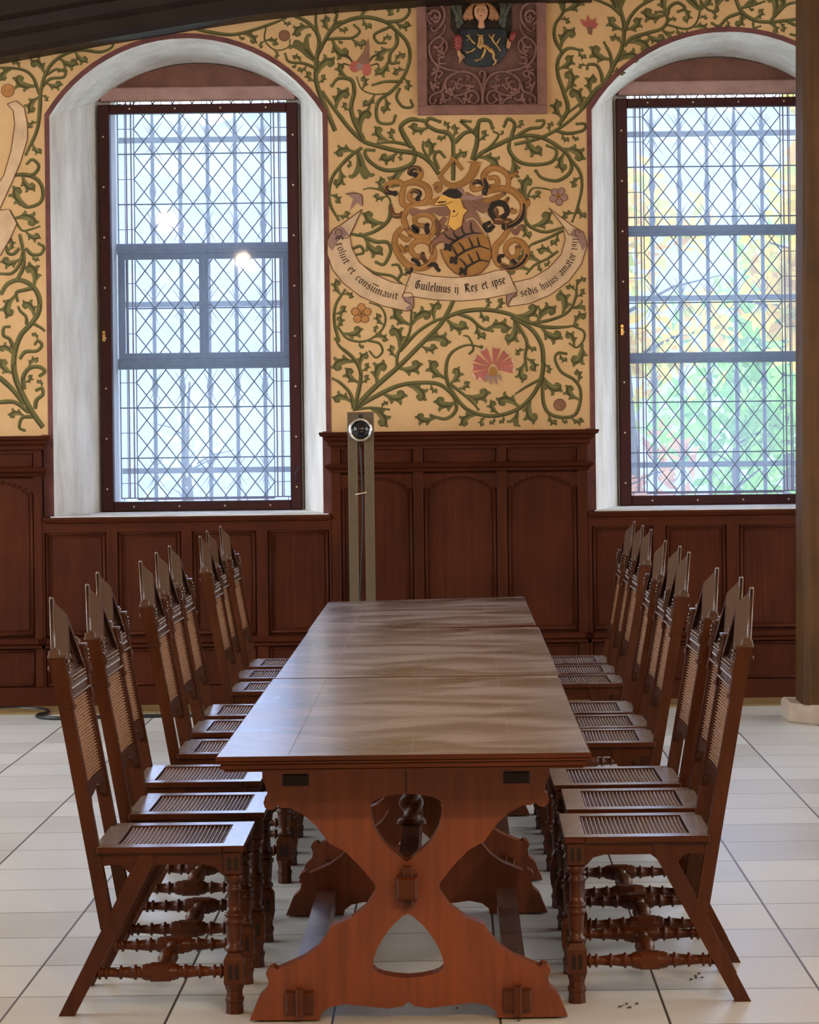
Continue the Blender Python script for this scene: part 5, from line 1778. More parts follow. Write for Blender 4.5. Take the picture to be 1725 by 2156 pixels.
for pts, w, c1_, e in [
    ([(335, 300), (380, 265), (480, 265), (570, 310), (592, 400), (540, 470), (440, 500), (360, 560), (335, 640), (370, 720)], 12, 'gold', None),
    ([(340, 300), (318, 400), (330, 480), (400, 500)], 11, 'gold', None), ([(350, 320), (300, 260), (220, 258), (160, 310), (172, 355), (250, 370)], 10, 'gold', 'black'),
    ([(350, 280), (450, 240), (508, 190), (490, 122), (420, 120), (396, 165), (450, 180)], 10, 'gold', 'black'), ([(540, 470), (420, 440), (395, 400), (430, 345), (500, 365), (478, 425)], 9, 'gold', 'black'),
    ([(330, 560), (300, 595), (235, 590), (212, 525)], 9, 'gold', None), ([(345, 640), (380, 740), (460, 800), (570, 812), (640, 740), (652, 650), (600, 592), (510, 582), (448, 625), (470, 685), (540, 700)], 11, 'gold', None),
    ([(322, 715), (260, 790), (250, 900), (300, 1010), (380, 1095), (490, 1122), (590, 1095), (640, 1000), (620, 900), (560, 852), (470, 855), (408, 920), (440, 990), (500, 1010)], 12, 'gold', None),
    ([(300, 790), (370, 842), (402, 805)], 8, 'gold', None), ([(290, 890), (350, 955), (366, 912)], 8, 'gold', None), ([(570, 1100), (650, 1085), (668, 1120), (690, 1145)], 8, 'black', None), ([(420, 1100), (410, 1160), (380, 1170)], 6, 'black', None),
    ([(420, 720), (470, 760), (470, 720), (435, 705)], 9, 'black', None), ([(600, 790), (570, 740), (575, 690)], 9, 'black', None), ([(500, 1110), (470, 1060), (430, 1040)], 8, 'black', None), ([(590, 1090), (545, 1040), (530, 980)], 8, 'black', None),
    ([(960, 372), (1100, 440), (1250, 425), (1350, 370)], 9, 'rust', None), ([(940, 430), (1050, 520), (1200, 500), (1240, 560)], 22, 'rust', None), ([(1180, 345), (1350, 322), (1470, 370), (1542, 470), (1530, 590), (1460, 670), (1360, 705)], 13, 'gold', 'black'),
    ([(1175, 385), (1148, 260), (1150, 180), (1220, 118), (1320, 130), (1390, 200), (1392, 310)], 11, 'gold', None), ([(1150, 390), (1165, 300), (1140, 220)], 11, 'black', None), ([(1190, 215), (1270, 215), (1282, 280), (1215, 300)], 9, 'gold', None),
    ([(1130, 320), (1040, 330), (1030, 280), (1080, 250), (1140, 275)], 9, 'gold', 'black'), ([(1260, 640), (1215, 540), (1262, 472), (1350, 480), (1382, 560), (1345, 605)], 12, 'black', None), ([(1240, 640), (1330, 640), (1400, 665)], 17, 'gold', None),
    ([(1250, 690), (1190, 742), (1150, 695), (1200, 668)], 9, 'black', None), ([(1370, 650), (1385, 740), (1330, 830), (1270, 900), (1258, 1000), (1310, 1090), (1420, 1122), (1530, 1070), (1578, 970), (1540, 878), (1455, 840), (1385, 885), (1368, 955), (1420, 1022), (1482, 990), (1490, 920)], 12, 'gold', None),
    ([(1300, 1080), (1300, 1010), (1335, 1000)], 8, 'black', None), ([(1440, 1120), (1470, 1080), (1440, 1050)], 8, 'black', None), ([(1310, 1095), (1420, 1122), (1530, 1070), (1570, 1000)], 8, 'black', None), ([(1420, 720), (1470, 772), (1500, 715), (1530, 700)], 8, 'rust', None), ([(1395, 190), (1440, 190), (1480, 155)], 7, 'gold', None),
    ([(1540, 490), (1590, 480), (1590, 440)], 8, 'gold', None), ([(1400, 440), (1370, 440), (1390, 420)], 7, 'gold', None), ([(1480, 540), (1440, 560), (1430, 530)], 7, 'gold', None), ([(650, 640), (690, 700), (680, 780)], 10, 'rust', None), ([(760, 610), (715, 680), (760, 720)], 9, 'rust', None),
    ([(640, 300), (680, 270), (710, 310), (680, 350), (660, 320)], 7, 'gold', None),
]:
    ms(pts, w, c1_, e)
fill(arms, cv(CA, [(400, 520), (520, 535), (640, 510), (780, 500), (815, 560), (780, 600), (700, 600), (640, 570), (520, 570), (420, 600), (390, 560)]), 'rust', .0026)
fill(arms, cv(CA, [(420, 505), (540, 535), (640, 505), (720, 498), (560, 498)]), 'cream', .0029)
fill(arms, cv(CA, [(590, 440), (700, 400), (720, 470), (620, 490), (560, 480)]), 'gold', .0027)
# shield, antlers, helm, crest horn
fill(arms, SHIELD, 'gold', .0030)
fill(arms, cv(CA, [(640, 905), (690, 868), (740, 858), (772, 900), (880, 850), (1130, 772), (1040, 622), (960, 640), (880, 690), (800, 730), (720, 770), (640, 830), (598, 960)]), 'rust', .0033)
brush(arms, list(SHIELD) + [SHIELD[0]], [2.2], 'line', .0046, 5, False)
brush(arms, cv(CA, [(960, 645), (1035, 624), (1110, 700), (1180, 800)]), [2.0], 'cream', .0048)
for beam_, tines, cor in (
    ([(785, 905), (870, 840), (960, 790), (1040, 770), (1130, 775)], [[(855, 850), (790, 820), (740, 770)], [(890, 825), (850, 790), (838, 745)], [(960, 790), (932, 750), (922, 690)], [(1040, 772), (1018, 730), (1015, 660)]], (785, 912)),
    ([(842, 1045), (880, 1000), (960, 950), (1040, 918), (1110, 905), (1205, 935)], [[(880, 1000), (850, 950), (830, 905)], [(950, 955), (930, 910), (890, 865)], [(1035, 918), (1020, 870), (990, 815)], [(1105, 905), (1090, 860), (1078, 805)]], (842, 1045)),
    ([(938, 1160), (980, 1110), (1040, 1075), (1110, 1045), (1195, 1058)], [[(972, 1112), (945, 1070), (900, 1025)], [(1035, 1076), (1015, 1030), (985, 980)], [(1105, 1046), (1090, 1005), (1070, 955)]], (938, 1155))):
    brush(arms, cv(CA, beam_), [5.5, 5, 4.5, 3.2, 2], 'black', .0050)
    for t_ in tines:
        brush(arms, cv(CA, t_), [4.8, 3.6, 2.2], 'black', .0051)
    c0 = cv(CA, [cor])[0]
    for dx, dy in ((0, 0), (-5, 3), (4, 5), (-4, -4), (5, -3)):
        blob(arms, (c0[0] + dx, c0[1] + dy), 4.2, 'black', .0052)
fill(arms, cv(CA, [(1000, 540), (1045, 540), (1090, 590), (1135, 680), (1110, 690), (1040, 620), (930, 660), (950, 590)]), 'rust', .0036)
fill(arms, cv(CA, [(700, 400), (780, 388), (910, 420), (945, 515), (982, 540), (942, 590), (920, 700), (850, 748), (780, 690), (800, 610), (805, 545), (765, 490), (640, 492), (680, 430)]), 'yellow', .0052)
brush(arms, cv(CA, [(700, 400), (680, 430), (640, 492), (765, 490), (805, 545), (800, 610), (780, 690), (850, 748), (920, 700), (942, 590), (982, 540), (945, 515), (910, 420)]), [1.6], 'line', .0056, 4, False)
brush(arms, cv(CA, [(680, 460), (720, 458), (765, 452)]), [3.2, 3, 2], 'ink', .0058)
brush(arms, cv(CA, [(690, 488), (790, 470), (830, 450)]), [1.4], 'line', .0058); brush(arms, cv(CA, [(820, 600), (860, 600), (890, 560)]), [1.2], 'line', .0058)
blob(arms, cv(CA, [(845, 550)])[0], 2.4, 'ink', .0058)
fill(arms, cv(CA, [(720, 372), (790, 320), (880, 328), (932, 382), (900, 420), (850, 424), (790, 408)]), 'black', .0054)
ms([(880, 400), (920, 390), (915, 335), (870, 340), (880, 370)], 8, 'mauve')
fill(arms, cv(CA, [(930, 380), (1060, 400), (1140, 380), (1120, 420), (1020, 440), (940, 430)]), 'mauve', .0042)
fill(arms, cv(CA, [(1130, 440), (1300, 370), (1350, 378), (1280, 440), (1150, 470)]), 'gold', .0042)
fill(arms, cv(CA, [(1060, 540), (1110, 600), (1225, 640), (1190, 600)]), 'cream', .0040)
q = cv(CA, [(695, 190), (760, 265), (850, 292), (950, 255), (1030, 170), (1065, 70)])
brush(arms, q, [9, 11, 14, 17, 20], 'line', .0052); brush(arms, q, [7, 9, 12, 15, 18], 'gold', .0056)
for pts in ([(700, 190), (790, 85), (850, 15)], [(850, 25), (930, 135)], [(845, 20), (810, 10)]):
    brush(arms, cv(CA, pts), [7.5], 'line', .0058); brush(arms, cv(CA, pts), [5.5], 'gold', .0062)
fill(arms, cv(CA, [(1000, 60), (1100, 75), (1130, 60), (1050, 40), (960, 50)]), 'gold', .0063)

M_all = PM
vines.build('vine_painting', PM, wall_back)
flowers.build('flower_painting', PM, wall_back)
bo = banner.build('banner_painting', PM, wall_back)
bo['label'] = 'painted cream scroll with blackletter Latin lettering'
ao = arms.build('coat_of_arms_painting', PM, wall_back)
ao['label'] = 'painted gold shield with three black antlers under a golden helm and horn'
# ================================================================== carved relief panel
CR = (6.389, 880, 0)
def rp(x, y, d):
    q = cv(CR, [(x, y)])[0]
    return P(q[0], q[1], YW - d)
M['relief_ground'] = plaster('shaded_relief_ground', (.15, .075, .058), (.10, .048, .038), 9, .35)  # shade between the carvings put into a darker ground colour
rel = empty('relief_panel', rp(860, 800, 0))
tag(rel, 'carved red sandstone relief with an angel holding a dark shield, high on the mural wall', 'relief')
inv = Matrix.Translation(-rel.location)
def rbuild(mb, name, mats, parent=rel):
    mb.v = [tuple(Vector(p) - rel.location) for p in mb.v]
    return mb.build(name, mats, parent)
P00, P11 = rp(0, 1555, 0), rp(1715, -620, 0)
xL, xR2, zB, zT = P00.x, P11.x, P00.z, P11.z
fwid = .052
mb = MB()
mb.cbox(xL, xR2, YW - .034, YW - .002, zB, zB + fwid, .004)
mb.cbox(xL, xR2, YW - .034, YW - .002, zT - fwid, zT, .004)
mb.cbox(xL, xL + fwid, YW - .033, YW - .002, zB + fwid, zT - fwid, .004)
mb.cbox(xR2 - fwid, xR2, YW - .033, YW - .002, zB + fwid, zT - fwid, .004)
for a, b in (((xL + fwid, zB + fwid), (xR2 - fwid, zB + fwid)), ((xL + fwid, zB + fwid), (xL + fwid, zT - fwid)), ((xR2 - fwid, zB + fwid), (xR2 - fwid, zT - fwid))):
    mb.tube([(a[0], YW - .028, a[1]), (b[0], YW - .028, b[1])], .006, 6)
rbuild(mb, 'stone_frame', M['stone_red'])
mb = MB(); mb.box(xL + .01, xR2 - .01, YW - .008, YW - .002, zB + .01, zT - .01)
rbuild(mb, 'ground', M['relief_ground'])

mb = MB()
def carve(pts, r0, r1=None, d=.020):
    ps = spline(pts, 25)
    n = len(ps)
    r1 = r0 * .7 if r1 is None else r1
    mb.tube([rp(p.x, p.y, d) for p in ps], [(r0 + (r1 - r0) * i / (n - 1)) for i in range(n)], 8)
    mb.ball(rp(ps[-1].x, ps[-1].y, d), r1 * 1.35, 0, 8, 5)
def leaf3(x, y, a, s):
    """small carved acanthus tuft of three fat lobes"""
    a = R(a)
    for da, l in ((0, 1), (.8, .75), (-.8, .75)):
        e = (x + math.cos(a + da) * s * l, y + math.sin(a + da) * s * l)
        m_ = (x + math.cos(a + da * .6) * s * l * .5, y + math.sin(a + da * .6) * s * l * .5)
        k = 1 if da >= 0 else -1
        e2 = (e[0] + math.cos(a + da + k * 1.6) * s * .28, e[1] + math.sin(a + da + k * 1.6) * s * .28)
        carve([(x, y), m_, e, e2], .0085, .007, .018)
for mir in (0, 1):
    def mp_(pts):
        return [(1745 - x, y) if mir else (x, y) for x, y in pts]
    for pts, r in (
        ([(870, 1420), (870, 1250), (830, 1100), (740, 1000), (600, 960), (450, 1010), (370, 1100), (390, 1220), (480, 1280), (600, 1270), (720, 1215), (800, 1260), (815, 1340), (760, 1395), (690, 1350), (720, 1280)], .0085),
        ([(560, 960), (400, 930), (270, 880), (180, 780), (150, 640), (210, 540), (300, 500), (380, 560), (390, 660), (320, 720), (270, 680)], .0085),
        ([(280, 500), (350, 420), (370, 340)], .007), ([(500, 1090), (540, 1200), (590, 1140)], .009), ([(650, 1080), (700, 1040), (660, 1020)], .007), ([(360, 1120), (330, 1220), (250, 1250), (170, 1300), (160, 1380), (220, 1400), (240, 1340)], .008),
        ([(330, 1240), (350, 1330), (400, 1350), (440, 1320)], .008), ([(480, 1300), (560, 1330), (610, 1400)], .009), ([(190, 1000), (260, 950), (330, 980), (280, 1040)], .009), ([(160, 1100), (200, 1180), (220, 1230)], .008), ([(260, 1000), (230, 1080), (280, 1120)], .008),
        ([(370, 760), (290, 780), (290, 850), (370, 850)], .009), ([(210, 620), (270, 640), (320, 600), (350, 540)], .010), ([(130, 60), (200, 30), (320, 80), (360, 200), (320, 330), (220, 420), (180, 380)], .009), ([(150, 200), (200, 140), (280, 160), (300, 240), (240, 300), (190, 260)], .010),
        ([(360, -40), (340, -200), (240, -260), (160, -180), (220, -80), (280, -120)], .009), ([(180, 330), (130, 260), (130, 180)], .008)):
        carve(mp_(pts), r)
    for x, y, a, s in ((520, 1160, -70, 110), (420, 1180, 60, 90), (240, 1120, 120, 80), (300, 1330, 20, 70), (600, 1330, 10, 90), (280, 680, 20, 80), (230, 200, 80, 90), (300, 900, 200, 60), (700, 1130, 100, 70), (250, 1000, -120, 80)):
        leaf3(1745 - x if mir else x, y, 180 - a if mir else a, s)
carve([(870, 1150), (900, 1050), (900, 970), (850, 950), (830, 990)], .009)
rbuild(mb, 'scroll_carving', M['relief_pink'])

# shield, lion, angel
M['shield_dark'] = plaster('shield_blue_black_paint', (.030, .034, .036), (.018, .02, .02), 12, .2, rough=.6)
M['gilding'] = plain('worn_gilding', (.42, .23, .065), .5, .2, var=.3)
M['backing'] = plaster('dark_backing_tone', (.030, .020, .013), (.018, .012, .008), 12, .2)
M['flesh'] = plain('painted_flesh', (.50, .24, .12), .6, var=.15)
M['angel_hair'] = plain('golden_hair_paint', (.30, .12, .035), .6, var=.3, bump=.6, nscale=60)
M['wing_green'] = plain('wing_green_paint', (.055, .058, .032), .7, var=.5, bump=.5, nscale=50)
M['sleeve_red'] = plain('red_sleeve_paint', (.24, .035, .025), .6, var=.3, bump=.3)
mb = MB()
out = [(575, 385), (1200, 385), (1215, 560), (1185, 720), (1100, 830), (990, 890), (860, 905), (740, 895), (640, 860), (585, 760), (560, 600)]
rings = []
cxs, cys = 880, 640
for k, d in ((1.0, .010), (1.0, .026), (.93, .034), (.6, .042), (.2, .046)):
    rings.append([rp(cxs + (x - cxs) * k, cys + (y - cys) * k, d) for x, y in out])
mb.loft(rings, 0, True)
sh = rbuild(mb, 'shield', M['shield_dark'])
mb = MB()
def lim(pts, r0, r1, d=.050):
    ps = spline(pts, 20)
    n = len(ps)
    mb.tube([rp(p.x, p.y, d) for p in ps], [(r0 + (r1 - r0) * i / (n - 1)) for i in range(n)], 7, squash=.6)
lim([(830, 490), (830, 560), (815, 620), (860, 640)], .007, .011); lim([(860, 500), (870, 560), (830, 610)], .006, .010); lim([(830, 600), (920, 630), (990, 700)], .012, .010)
lim([(880, 480), (840, 480), (800, 460)], .006, .003); mb.ball(rp(858, 505, .05), .0085, 0, 8, 5, (1.1, .7, 1))
lim([(770, 590), (720, 540), (680, 490), (650, 480)], .006, .003); lim([(700, 520), (690, 480), (685, 455)], .003, .002); lim([(690, 530), (660, 540)], .003, .002)
lim([(770, 650), (720, 690), (660, 700), (640, 680)], .006, .003); lim([(690, 700), (650, 725)], .003, .002)
lim([(970, 660), (1020, 720), (1020, 780), (1050, 830), (1010, 880)], .011, .003); lim([(1050, 830), (1070, 800)], .003, .002); lim([(910, 650), (890, 720), (860, 780)], .008, .006); lim([(860, 790), (800, 805), (750, 810)], .004, .002); lim([(820, 805), (780, 830)], .003, .002)
lim([(1110, 690), (1070, 620), (1020, 560), (1000, 510), (1030, 460)], .004, .006); lim([(1010, 530), (970, 490), (960, 460)], .005, .002); lim([(1060, 590), (1090, 540), (1110, 510)], .006, .002)
rbuild(mb, 'lion', M['gilding'], sh)
# angel: head with face, hair, wings, sleeve and hands
mb = MB()
hc = rp(850, 165, .050)
hw2, hh2 = rp(945, 165, 0).x - rp(755, 165, 0).x, rp(850, 50, 0).z - rp(850, 275, 0).z
rr_ = []
for i in range(13):
    t = i / 12
    a = PI * t
    wz = math.sin(a) ** .75 * (1 - .22 * max(0, t - .45))
    rr_.append([hc + Vector((hw2 / 2 * wz * math.cos(2 * PI * k / 16), .034 * wz * math.sin(2 * PI * k / 16), hh2 / 2 * math.cos(a) - (.004 if t > .9 else 0))) for k in range(16)])
mb.loft(rr_, 0, True)
def fp(u, v, d):          # point on the face: u right, v up, in head half-sizes
    return hc + Vector((u * hw2 / 2, -.034 * math.sqrt(max(.0, 1 - u * u * .8 - v * v * .5)) - d, v * hh2 / 2))
mb.tube([fp(0, .12, .001), fp(0, -.10, .004), fp(0, -.22, .006)], [.0022, .0032, .0046], 6)            # nose
for s in (-1, 1):
    mb.ball(fp(.38 * s, .05, -.001), .0042, 0, 8, 5); mb.tube([fp(.18 * s, .20, .0005), fp(.4 * s, .24, .001), fp(.6 * s, .16, 0)], .0016, 5)
    mb.ball(fp(.5 * s, -.25, -.004), .009, 0, 8, 5)
mb.tube([fp(-.2, -.48, .001), fp(0, -.45, .003), fp(.2, -.48, .001)], .0020, 5); mb.tube([fp(-.15, -.55, .001), fp(0, -.57, .003), fp(.15, -.55, .001)], .0022, 5)
mb.ball(fp(0, -.80, -.002), .008, 0, 8, 5)
face_features = MB()
for s in (-1, 1):
    face_features.ball(fp(.37 * s, .05, .0015), .0030, 0, 8, 5, (1.3, .7, .8))
    face_features.tube([fp(.16 * s, .22, .0015), fp(.38 * s, .27, .0022), fp(.58 * s, .18, .001)], .0014, 5)
nk = rp(855, 300, .040)
mb.lathe([(.017, .02), (.016, 0), (.020, -.02), (.021, -.028), (.012, -.036)], nk, (0, 0, 1), 12)
body = rbuild(mb, 'angel_figure', M['flesh'])
rbuild(face_features, 'eyes_and_brows', M['black'], body)
mb = MB(); mb.tube([fp(-.18, -.50, .003), fp(0, -.48, .0045), fp(.18, -.50, .003)], .0022, 5)
rbuild(mb, 'lips', M['sleeve_red'], body)
mb = MB(); mb.prism([(440, -420), (1265, -420), (1265, 380), (1215, 560), (560, 560), (440, 380)], lambda u, v, d: rp(u, v, d), .006, .012)
rbuild(mb, 'dark_backing', M['backing'])  # flat dark sheet behind the angel
mb = MB()
for s in (-1, 1):
    for k in range(7):
        x0_ = 850 + s * (20 + k * 8)
        pts = [(x0_, 35 - k * 2), (850 + s * (110 + k * 8), 70 + k * 6), (850 + s * (130 + k * 14), 170 + k * 4), (850 + s * (110 + k * 20), 255 + (k % 3) * 10)]
        ps = spline(pts, 20); n = len(ps)
        mb.tube([rp(p.x, p.y, .040 - .003 * k + .010 * math.sin(i / n * PI)) for i, p in enumerate(ps)], [.006 + .004 * math.sin(i / n * PI) for i in range(n)], 7)
mb.ball(rp(850, 60, .036), .030, 0, 14, 8, (1.05, .7, .75))
rbuild(mb, 'hair', M['angel_hair'], body)
for s in (-1, 1):
    mb = MB()
    for k in range(7):
        xo = 850 + s * (410 - k * 28)
        pts = [(850 + s * 250, 330 - k * 8), (850 + s * (330 - k * 10), 200 - k * 20), (xo, 40 - k * 4), (xo + s * 5, -120 + k * 30)]
        ps = spline(pts, 30); n = len(ps)
        mb.tube([rp(p.x, p.y, .020 + .004 * (k % 2)) for p in ps], [.008 * (1 - .5 * i / n) for i in range(n)], 6, squash=.7)
    for yy_ in (330, 250, 160):
        mb.ball(rp(850 + s * (300 + (330 - yy_) * .2), yy_, .014), .020, 0, 8, 5, (.8, .5, 1.2))
    rbuild(mb, 'wing', M['wing_green'])
mb = MB()
ps = [rp(545, y, .034) for y in (470, 520, 580, 640, 680)]
mb.tube(ps, [.016, .022, .021, .018, .014], 10, squash=.8)
for y in (500, 545, 590, 635):
    mb.tube([rp(480, y, .040), rp(545, y + 12, .050), rp(605, y, .040)], .004, 6)
rbuild(mb, 'sleeve', M['sleeve_red'], body)
mb = MB()
mb.tube([rp(548, 670, .036), rp(560, 720, .040), rp(566, 760, .044)], [.009, .011, .009], 8, squash=.7)
for k, (ex, ey) in enumerate(((560, 850), (582, 830), (602, 800), (628, 775))):
    mb.tube([rp(562 + k * 4, 745, .046), rp(566 + k * 11, 785 - k * 4, .050), rp(ex, ey, .046)], [.0042, .0038, .0026], 6)
mb.tube([rp(572, 720, .044), rp(600, 738, .050), rp(632, 770, .048)], [.0045, .004, .003], 6)
rbuild(mb, 'hand', M['flesh'], body)
mb = MB()
mb.tube([rp(1240, 560, .030), rp(1225, 610, .038), rp(1212, 650, .040)], [.008, .010, .007], 8, squash=.7)
for k in range(4):
    mb.tube([rp(1225 + k * 8, 600, .040), rp(1215 - k * 3, 560 - k * 10 + 20, .048), rp(1200 - k * 1, 570 + k * 22, .048)], [.0042, .0038, .003], 6)
mb.tube([rp(1230, 590, .038), rp(1215, 545, .044), rp(1208, 520, .044)], [.0045, .004, .003], 6)
rbuild(mb, 'hand', M['flesh'], body)
mb = MB()
mb.tube([rp(1290, 430, .026), rp(1275, 490, .032), rp(1250, 550, .034)], [.016, .017, .012], 9, squash=.7)
rbuild(mb, 'sleeve', M['sleeve_red'], body)
# ================================================================== stand with a round lens in front of the panelling
YS = 14.72
def sp(x, y, d=0):
    return P(x, y, YS - d)
a, b = sp(731, 868), sp(788, 912)
ls = empty('lens_stand', ((a.x + b.x) / 2, YS, 0))
tag(ls, 'olive brown twin-strip metal stand with a chrome ringed black lens before the panelling', 'stand')
cx_ = ls.location.x
hw3 = (b.x - a.x) / 2
ztp = a.z
for s in (-1, 1):
    mb = MB(); mb.cbox(s * (hw3 - .030) - .027, s * (hw3 - .030) + .027, -.010, .010, .004, ztp - .05, .003)
    mb.build('upright_strip', M['stand_metal'], ls)
mb = MB(); mb.cbox(-hw3, hw3, -.016, .012, ztp - .125, ztp, .004)
mb.build('head_plate', M['stand_metal'], ls)
mb = MB()
zc = sp(757, 905).z
mb.lathe([(.060, 0), (.068, .006), (.070, .022), (.066, .034), (.056, .038), (.052, .030), (.052, .010)], (0, -.012, zc), (0, -1, 0), 28)
lr = mb.build('lens_ring', M['chrome'], ls)
mb = MB()
mb.lathe([(.053, .012), (.053, .022), (.046, .030), (.030, .037), (.012, .041), (.001, .042)], (0, -.012, zc), (0, -1, 0), 24)
mb.build('lens', M['lens_black'], ls)
mb = MB(); mb.cbox(-.014, .014, -.024, -.012, ztp - .030, ztp - .012, .003)
mb.lathe([(.006, 0), (.006, .010)], (0, -.022, ztp - .021), (0, -1, 0), 10)
mb.build('clamp_screw', M['black'], ls)
mb = MB()
pts = []
for k in range(30):
    t = k / 29
    pts.append((.012 * math.sin(t * 7) - .006, -.002 + .006 * math.sin(t * 5), zc - .07 - t * (zc - .09)))
mb.tube(pts, .006, 7)
mb.build('cable', M['black'], ls)
mb = MB(); mb.tube([(-.035, -.012, 1.235), (0, -.016, 1.242), (.03, -.012, 1.248)], .004, 6)
mb.build('cable_tie', M['screw'], ls)
mb = MB(); mb.cbox(-.14, .14, -.12, .12, .0005, .010, .004)
mb.build('foot_plate', M['stand_metal'], ls)

# ================================================================== cables and crumbs on the floor
def floor_at(px, py):
    dx, dy = px - CX, py - CY
    ty = dx * ST + dy * CT
    Y = EYE * F / ty
    return P(px, py, Y)
def cable(pts, label, r=.011):
    w = [floor_at(*p) for p in pts]
    q = spline([(p.x, p.y) for p in w], .03)
    c0 = Vector((q[0].x, q[0].y, 0))
    mb = MB(); mb.tube([(p.x - c0.x, p.y - c0.y, r + .0005) for p in q], r, 7)
    o = mb.build('cable', M['black'], None)
    o.location = c0
    tag(o, label, 'cable', 'cables on the floor')
    return o
cable([(-60, 1499), (-20, 1497), (30, 1495), (70, 1496), (97, 1499), (100, 1505), (82, 1509), (80, 1513), (105, 1516), (150, 1516), (230, 1513), (345, 1511), (420, 1511)], 'black cable curling over the pale floor at the far left')
mb = MB()
for k in range(34):
    px, py = rng.choice([(1130, 2130), (1110, 2142), (1316, 2121), (1480, 2060), (985, 2120), (1070, 2144), (1150, 2128)])
    p = floor_at(px + rng.uniform(-26, 26), py + rng.uniform(-8, 8))
    if p.y < 6.3 or (6.93 < p.y < 7.03 and -.53 < p.x < .30):
        continue
    mb.ball((p.x, p.y, .004), rng.uniform(.002, .005), 0, 6, 4, (1.2, 1, .8))
o = mb.build('crumbs', M['crumb'])
o['kind'] = 'stuff'
tag(o, 'dark crumbs scattered on the stone floor by the foot of the nearest table', 'crumbs')

# ================================================================== outside
def leafy(name, cols, rough=.7):
    m, nt, b, N, L = nmat(name)
    oi = N.new('ShaderNodeNewGeometry')
    r = ramp(N, [(k / max(1, len(cols) - 1), c) for k, c in enumerate(cols)])
    L.new(oi.outputs['Random Per Island'], r.inputs[0])
    L.new(r.outputs[0], b.inputs['Base Color'])
    b.inputs['Roughness'].default_value = rough
    b.inputs['Subsurface Weight'].default_value = 0
    # thin leaves let light through
    out = N['Material Output']
    tl = N.new('ShaderNodeBsdfTranslucent'); L.new(r.outputs[0], tl.inputs[0])
    mx = N.new('ShaderNodeMixShader'); mx.inputs[0].default_value = .45
    L.new(b.outputs[0], mx.inputs[1]); L.new(tl.outputs[0], mx.inputs[2]); L.new(mx.outputs[0], out.inputs[0])
    return m
M['lawn'] = plaster('meadow_grass', (.32, .42, .20), (.24, .34, .15), 1.2, .3)
M['wood_hill'] = plaster('wooded_slope', (.30, .30, .29), (.22, .23, .23), .35, .4)
M['leaf_yellow'] = leafy('autumn_leaves', [(.80, .52, .03), (.85, .62, .06), (.70, .34, .05), (.45, .50, .05), (.85, .70, .15)])
M['leaf_pale'] = leafy('pale_leaves', [(.62, .60, .30), (.50, .55, .28), (.70, .62, .34)])
M['leaf_green'] = leafy('green_leaves', [(.16, .36, .05), (.28, .50, .07), (.40, .58, .10), (.14, .30, .06)])
M['leaf_rust'] = leafy('russet_leaves', [(.50, .20, .08), (.62, .30, .10), (.42, .16, .08)])
M['bark'] = plain('bark', (.07, .055, .04), .9)

mb = MB()
nx, ny = 24, 16
def hz(x, y):
    return -1.2 + max(0, y - 18) * .055 + .15 * math.sin(x * .5 + y * .2)
v = []
for j in range(ny + 1):
    for i in range(nx + 1):
        x, y = -14 + 30 * i / nx, 16.6 + 26 * j / ny
        v.append((x, y, hz(x, y)))
f = [(j * (nx + 1) + i, j * (nx + 1) + i + 1, (j + 1) * (nx + 1) + i + 1, (j + 1) * (nx + 1) + i) for j in range(ny) for i in range(nx)]
mb.add(v, f, 0, True)
struct(mb.build('ground_lawn', M['lawn']))
mb = MB()
v = []
nx, ny = 60, 24
for j in range(ny + 1):
    for i in range(nx + 1):
        x = -30 + 64 * i / nx
        t = j / ny
        y = 40 + 45 * t
        z = 0 + 12.2 * t ** .8 + .55 * math.sin(x * 1.7 + j) * math.sin(j * 1.3 + x * .6) * (.3 + t) + (x * .015)
        v.append((x, y, z))
f = [(j * (nx + 1) + i, j * (nx + 1) + i + 1, (j + 1) * (nx + 1) + i + 1, (j + 1) * (nx + 1) + i) for j in range(ny) for i in range(nx)]
mb.add(v, f, 0, True)
struct(mb.build('ground_hillside', M['wood_hill']))


def tree(name, loc, h, crown, nleaf, mat, label, size=.12, seed=1, group=None, low=.3):
    rg = random.Random(seed)
    t = empty(name, loc)
    tag(t, label, 'tree', group)
    mb = MB()
    mb.tube([(0, 0, -.3), (.05, 0, h * .3), (-.04, .05, h * .6), (.02, 0, h * .9)], [h * .022, h * .018, h * .012, h * .004], 8)
    for k in range(5):
        a = rg.uniform(0, 2 * PI); z = h * rg.uniform(.35, .75); l = crown * rg.uniform(.6, .95)
        mb.tube([(0, 0, z), (math.cos(a) * l * .5, math.sin(a) * l * .5, z + l * .25), (math.cos(a) * l, math.sin(a) * l, z + l * .35)], [h * .005, h * .003, h * .001], 5)
    mb.build('trunk', M['bark'], t)
    mb = MB()
    clumps = [(Vector((rg.gauss(0, .5), rg.gauss(0, .5), rg.uniform(-.9, .9))), rg.uniform(.25, .45)) for _ in range(16)]
    for k in range(nleaf):
        c, r_ = rg.choice(clumps)
        d = Vector((rg.gauss(0, 1), rg.gauss(0, 1), rg.gauss(0, 1))).normalized() * r_ * rg.random() ** .4
        q = c * .75 + d
        p = Vector((q.x * crown, q.y * crown, h * (low + (1 - low) * .5) + q.z * h * (1 - low) * .5))
        u = Vector((rg.gauss(0, 1), rg.gauss(0, 1), rg.gauss(0, 1))).normalized()
        w = u.orthogonal().normalized()
        s = size * rg.uniform(.6, 1.3)
        mb.add([p - u * s, p + w * s * .55 - u * s * .1, p + u * s, p - w * s * .55 - u * s * .1], [(0, 1, 2, 3)], 0)
    mb.build('foliage', mat, t)
    return t
TG = 'trees on the slope outside the windows'
